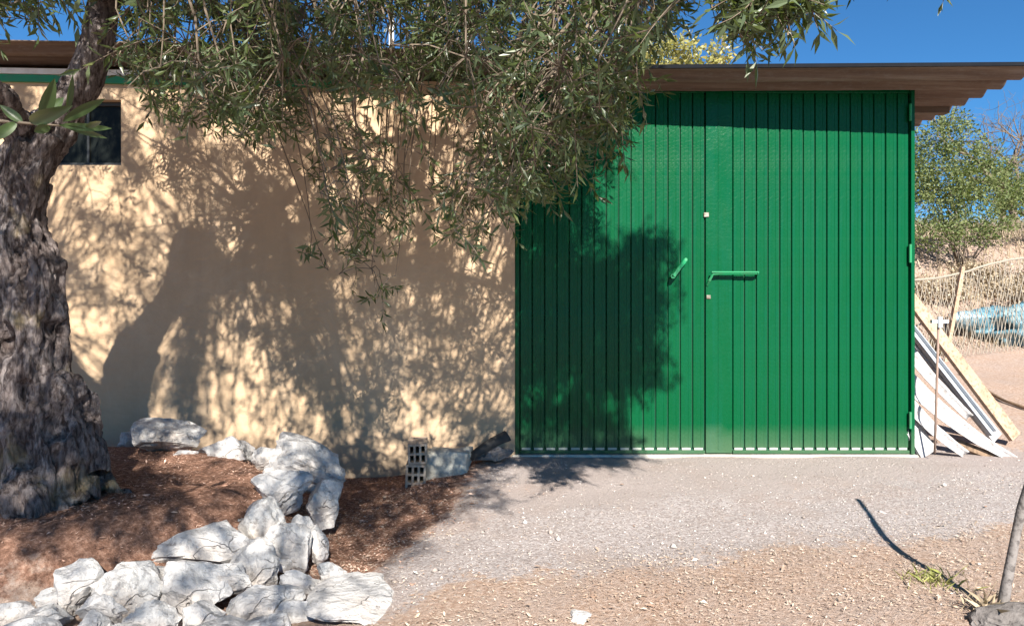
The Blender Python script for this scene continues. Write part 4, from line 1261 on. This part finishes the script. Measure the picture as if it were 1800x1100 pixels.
def dry(x, y, z):
    big_ = r.rand() < .06
    if r.rand() < .4: L = r.uniform(.006, .017) * (2.2 if big_ else 1); W = L * r.uniform(.12, .20)
    else: L = r.uniform(.008, .026) * (1.8 if big_ else 1); W = r.uniform(.0007, .0013)
    a = r.uniform(0, 6.28); el = r.normal() * .22; ro = r.normal() * .6
    d = np.array([math.cos(a) * math.cos(el), math.sin(a) * math.cos(el), math.sin(el)])
    s = np.array([-math.sin(a), math.cos(a), ro]); s /= np.linalg.norm(s)
    c = np.array([x, y, z + .004 + abs(math.sin(el)) * L * .5 + r.rand() * .004])
    k_ = r.normal() * .12 * L
    v = np.array([c - d * L * .5, c + s * W + [0, 0, k_], c - s * W + [0, 0, k_], c + d * L * .5])
    return v, [(0, 2, 1), (1, 2, 3)]
def reg_litter():
    x = r.uniform(-1.2, 3.6); y = 1.5 + 2.6 * r.rand() ** 1.2
    a, s, c = zones(x, y)
    w = ((1 - a) * (1 - s * .6) + .03) * (.25 + 1.3 * max(0, .5 + 1.1 * fbm((x * 2.1, y * 3.0, 6.1), 3)))
    return (x, y) if r.rand() < w else (None, None)
V, Fs = scatter(52000, dry, reg_litter)
tag(link('dry_litter', np_mesh('dry_litter', V, Fs, M['litter'])), 'orange-tan dry leaves and straw covering the foreground', 'leaf litter', kind='stuff')
def reg_soil():
    x = r.uniform(-3.6, .1); y = r.uniform(2.2, 4.55)
    a, s, c = zones(x, y)
    return (x, y) if r.rand() < s + .01 else (None, None)
V, Fs = scatter(26000, dry, reg_soil)
tag(link('brown_litter', np_mesh('brown_litter', V, Fs, M['soil_litter'])), 'brown fallen olive leaves on the shaded soil around the trunk', 'leaf litter', kind='stuff')
def blade(x, y, z):
    h = r.uniform(.06, .28); a = r.uniform(0, 6.28); w = .004 + .003 * r.rand(); ln = r.normal(size=2) * .35 * h
    s = np.array([math.cos(a) * w, math.sin(a) * w, 0]); b = np.array([x, y, z - .01])
    m_ = b + np.array([ln[0] * .4, ln[1] * .4, h * .6]); t_ = b + np.array([ln[0], ln[1], h])
    return np.array([b - s, b + s, m_ + s * .7, m_ - s * .7, t_]), [(0, 1, 2), (0, 2, 3), (3, 2, 4)]
def reg_hill():
    y = 8.0 + 8 * r.rand(); x = y * r.uniform(.50, .95)
    return (x, y)
V, Fs = scatter(9000, blade, reg_hill)
tag(link('dry_grass', np_mesh('dry_grass', V, Fs, M['drybrush'])), 'dry straw grass covering the slope behind the fence', 'grass', kind='stuff')
# green weed by the post shadow, twigs at the post foot
def tuft(px, py, n, h, name, label, mat, spread=.05):
    d = (EYE + .05) * F / (py - HOR); x0 = (px - 900) * d / F
    V = []; Fs = []; k_ = 0
    for i in range(n):
        x = x0 + r.normal() * spread; y = d + r.normal() * spread * .8
        hh = h * r.uniform(.4, 1.2); a = r.uniform(0, 6.28); w = .0022; ln = r.normal(size=2) * .8 * hh
        s = np.array([math.cos(a) * w, math.sin(a) * w, 0]); b = np.array([x, y, H(x, y) - .004])
        V += [b - s, b + s, b + np.array([ln[0] * .5, ln[1] * .5, hh * .7]) + s, b + np.array([ln[0], ln[1], hh])]
        Fs += [(k_, k_ + 1, k_ + 2), (k_, k_ + 2, k_ + 3)]; k_ += 4
    tag(link(name, np_mesh(name, np.array(V), np.array(Fs), M[mat])), label, 'weed')
tuft(1640, 1022, 120, .04, 'green_weed', 'yellow-green weed tuft on the litter near the leaning post', 'weed')
tuft(1735, 1080, 60, .07, 'dry_weed', 'dark dry stalks at the foot of the leaning post', 'drybrush', .03)
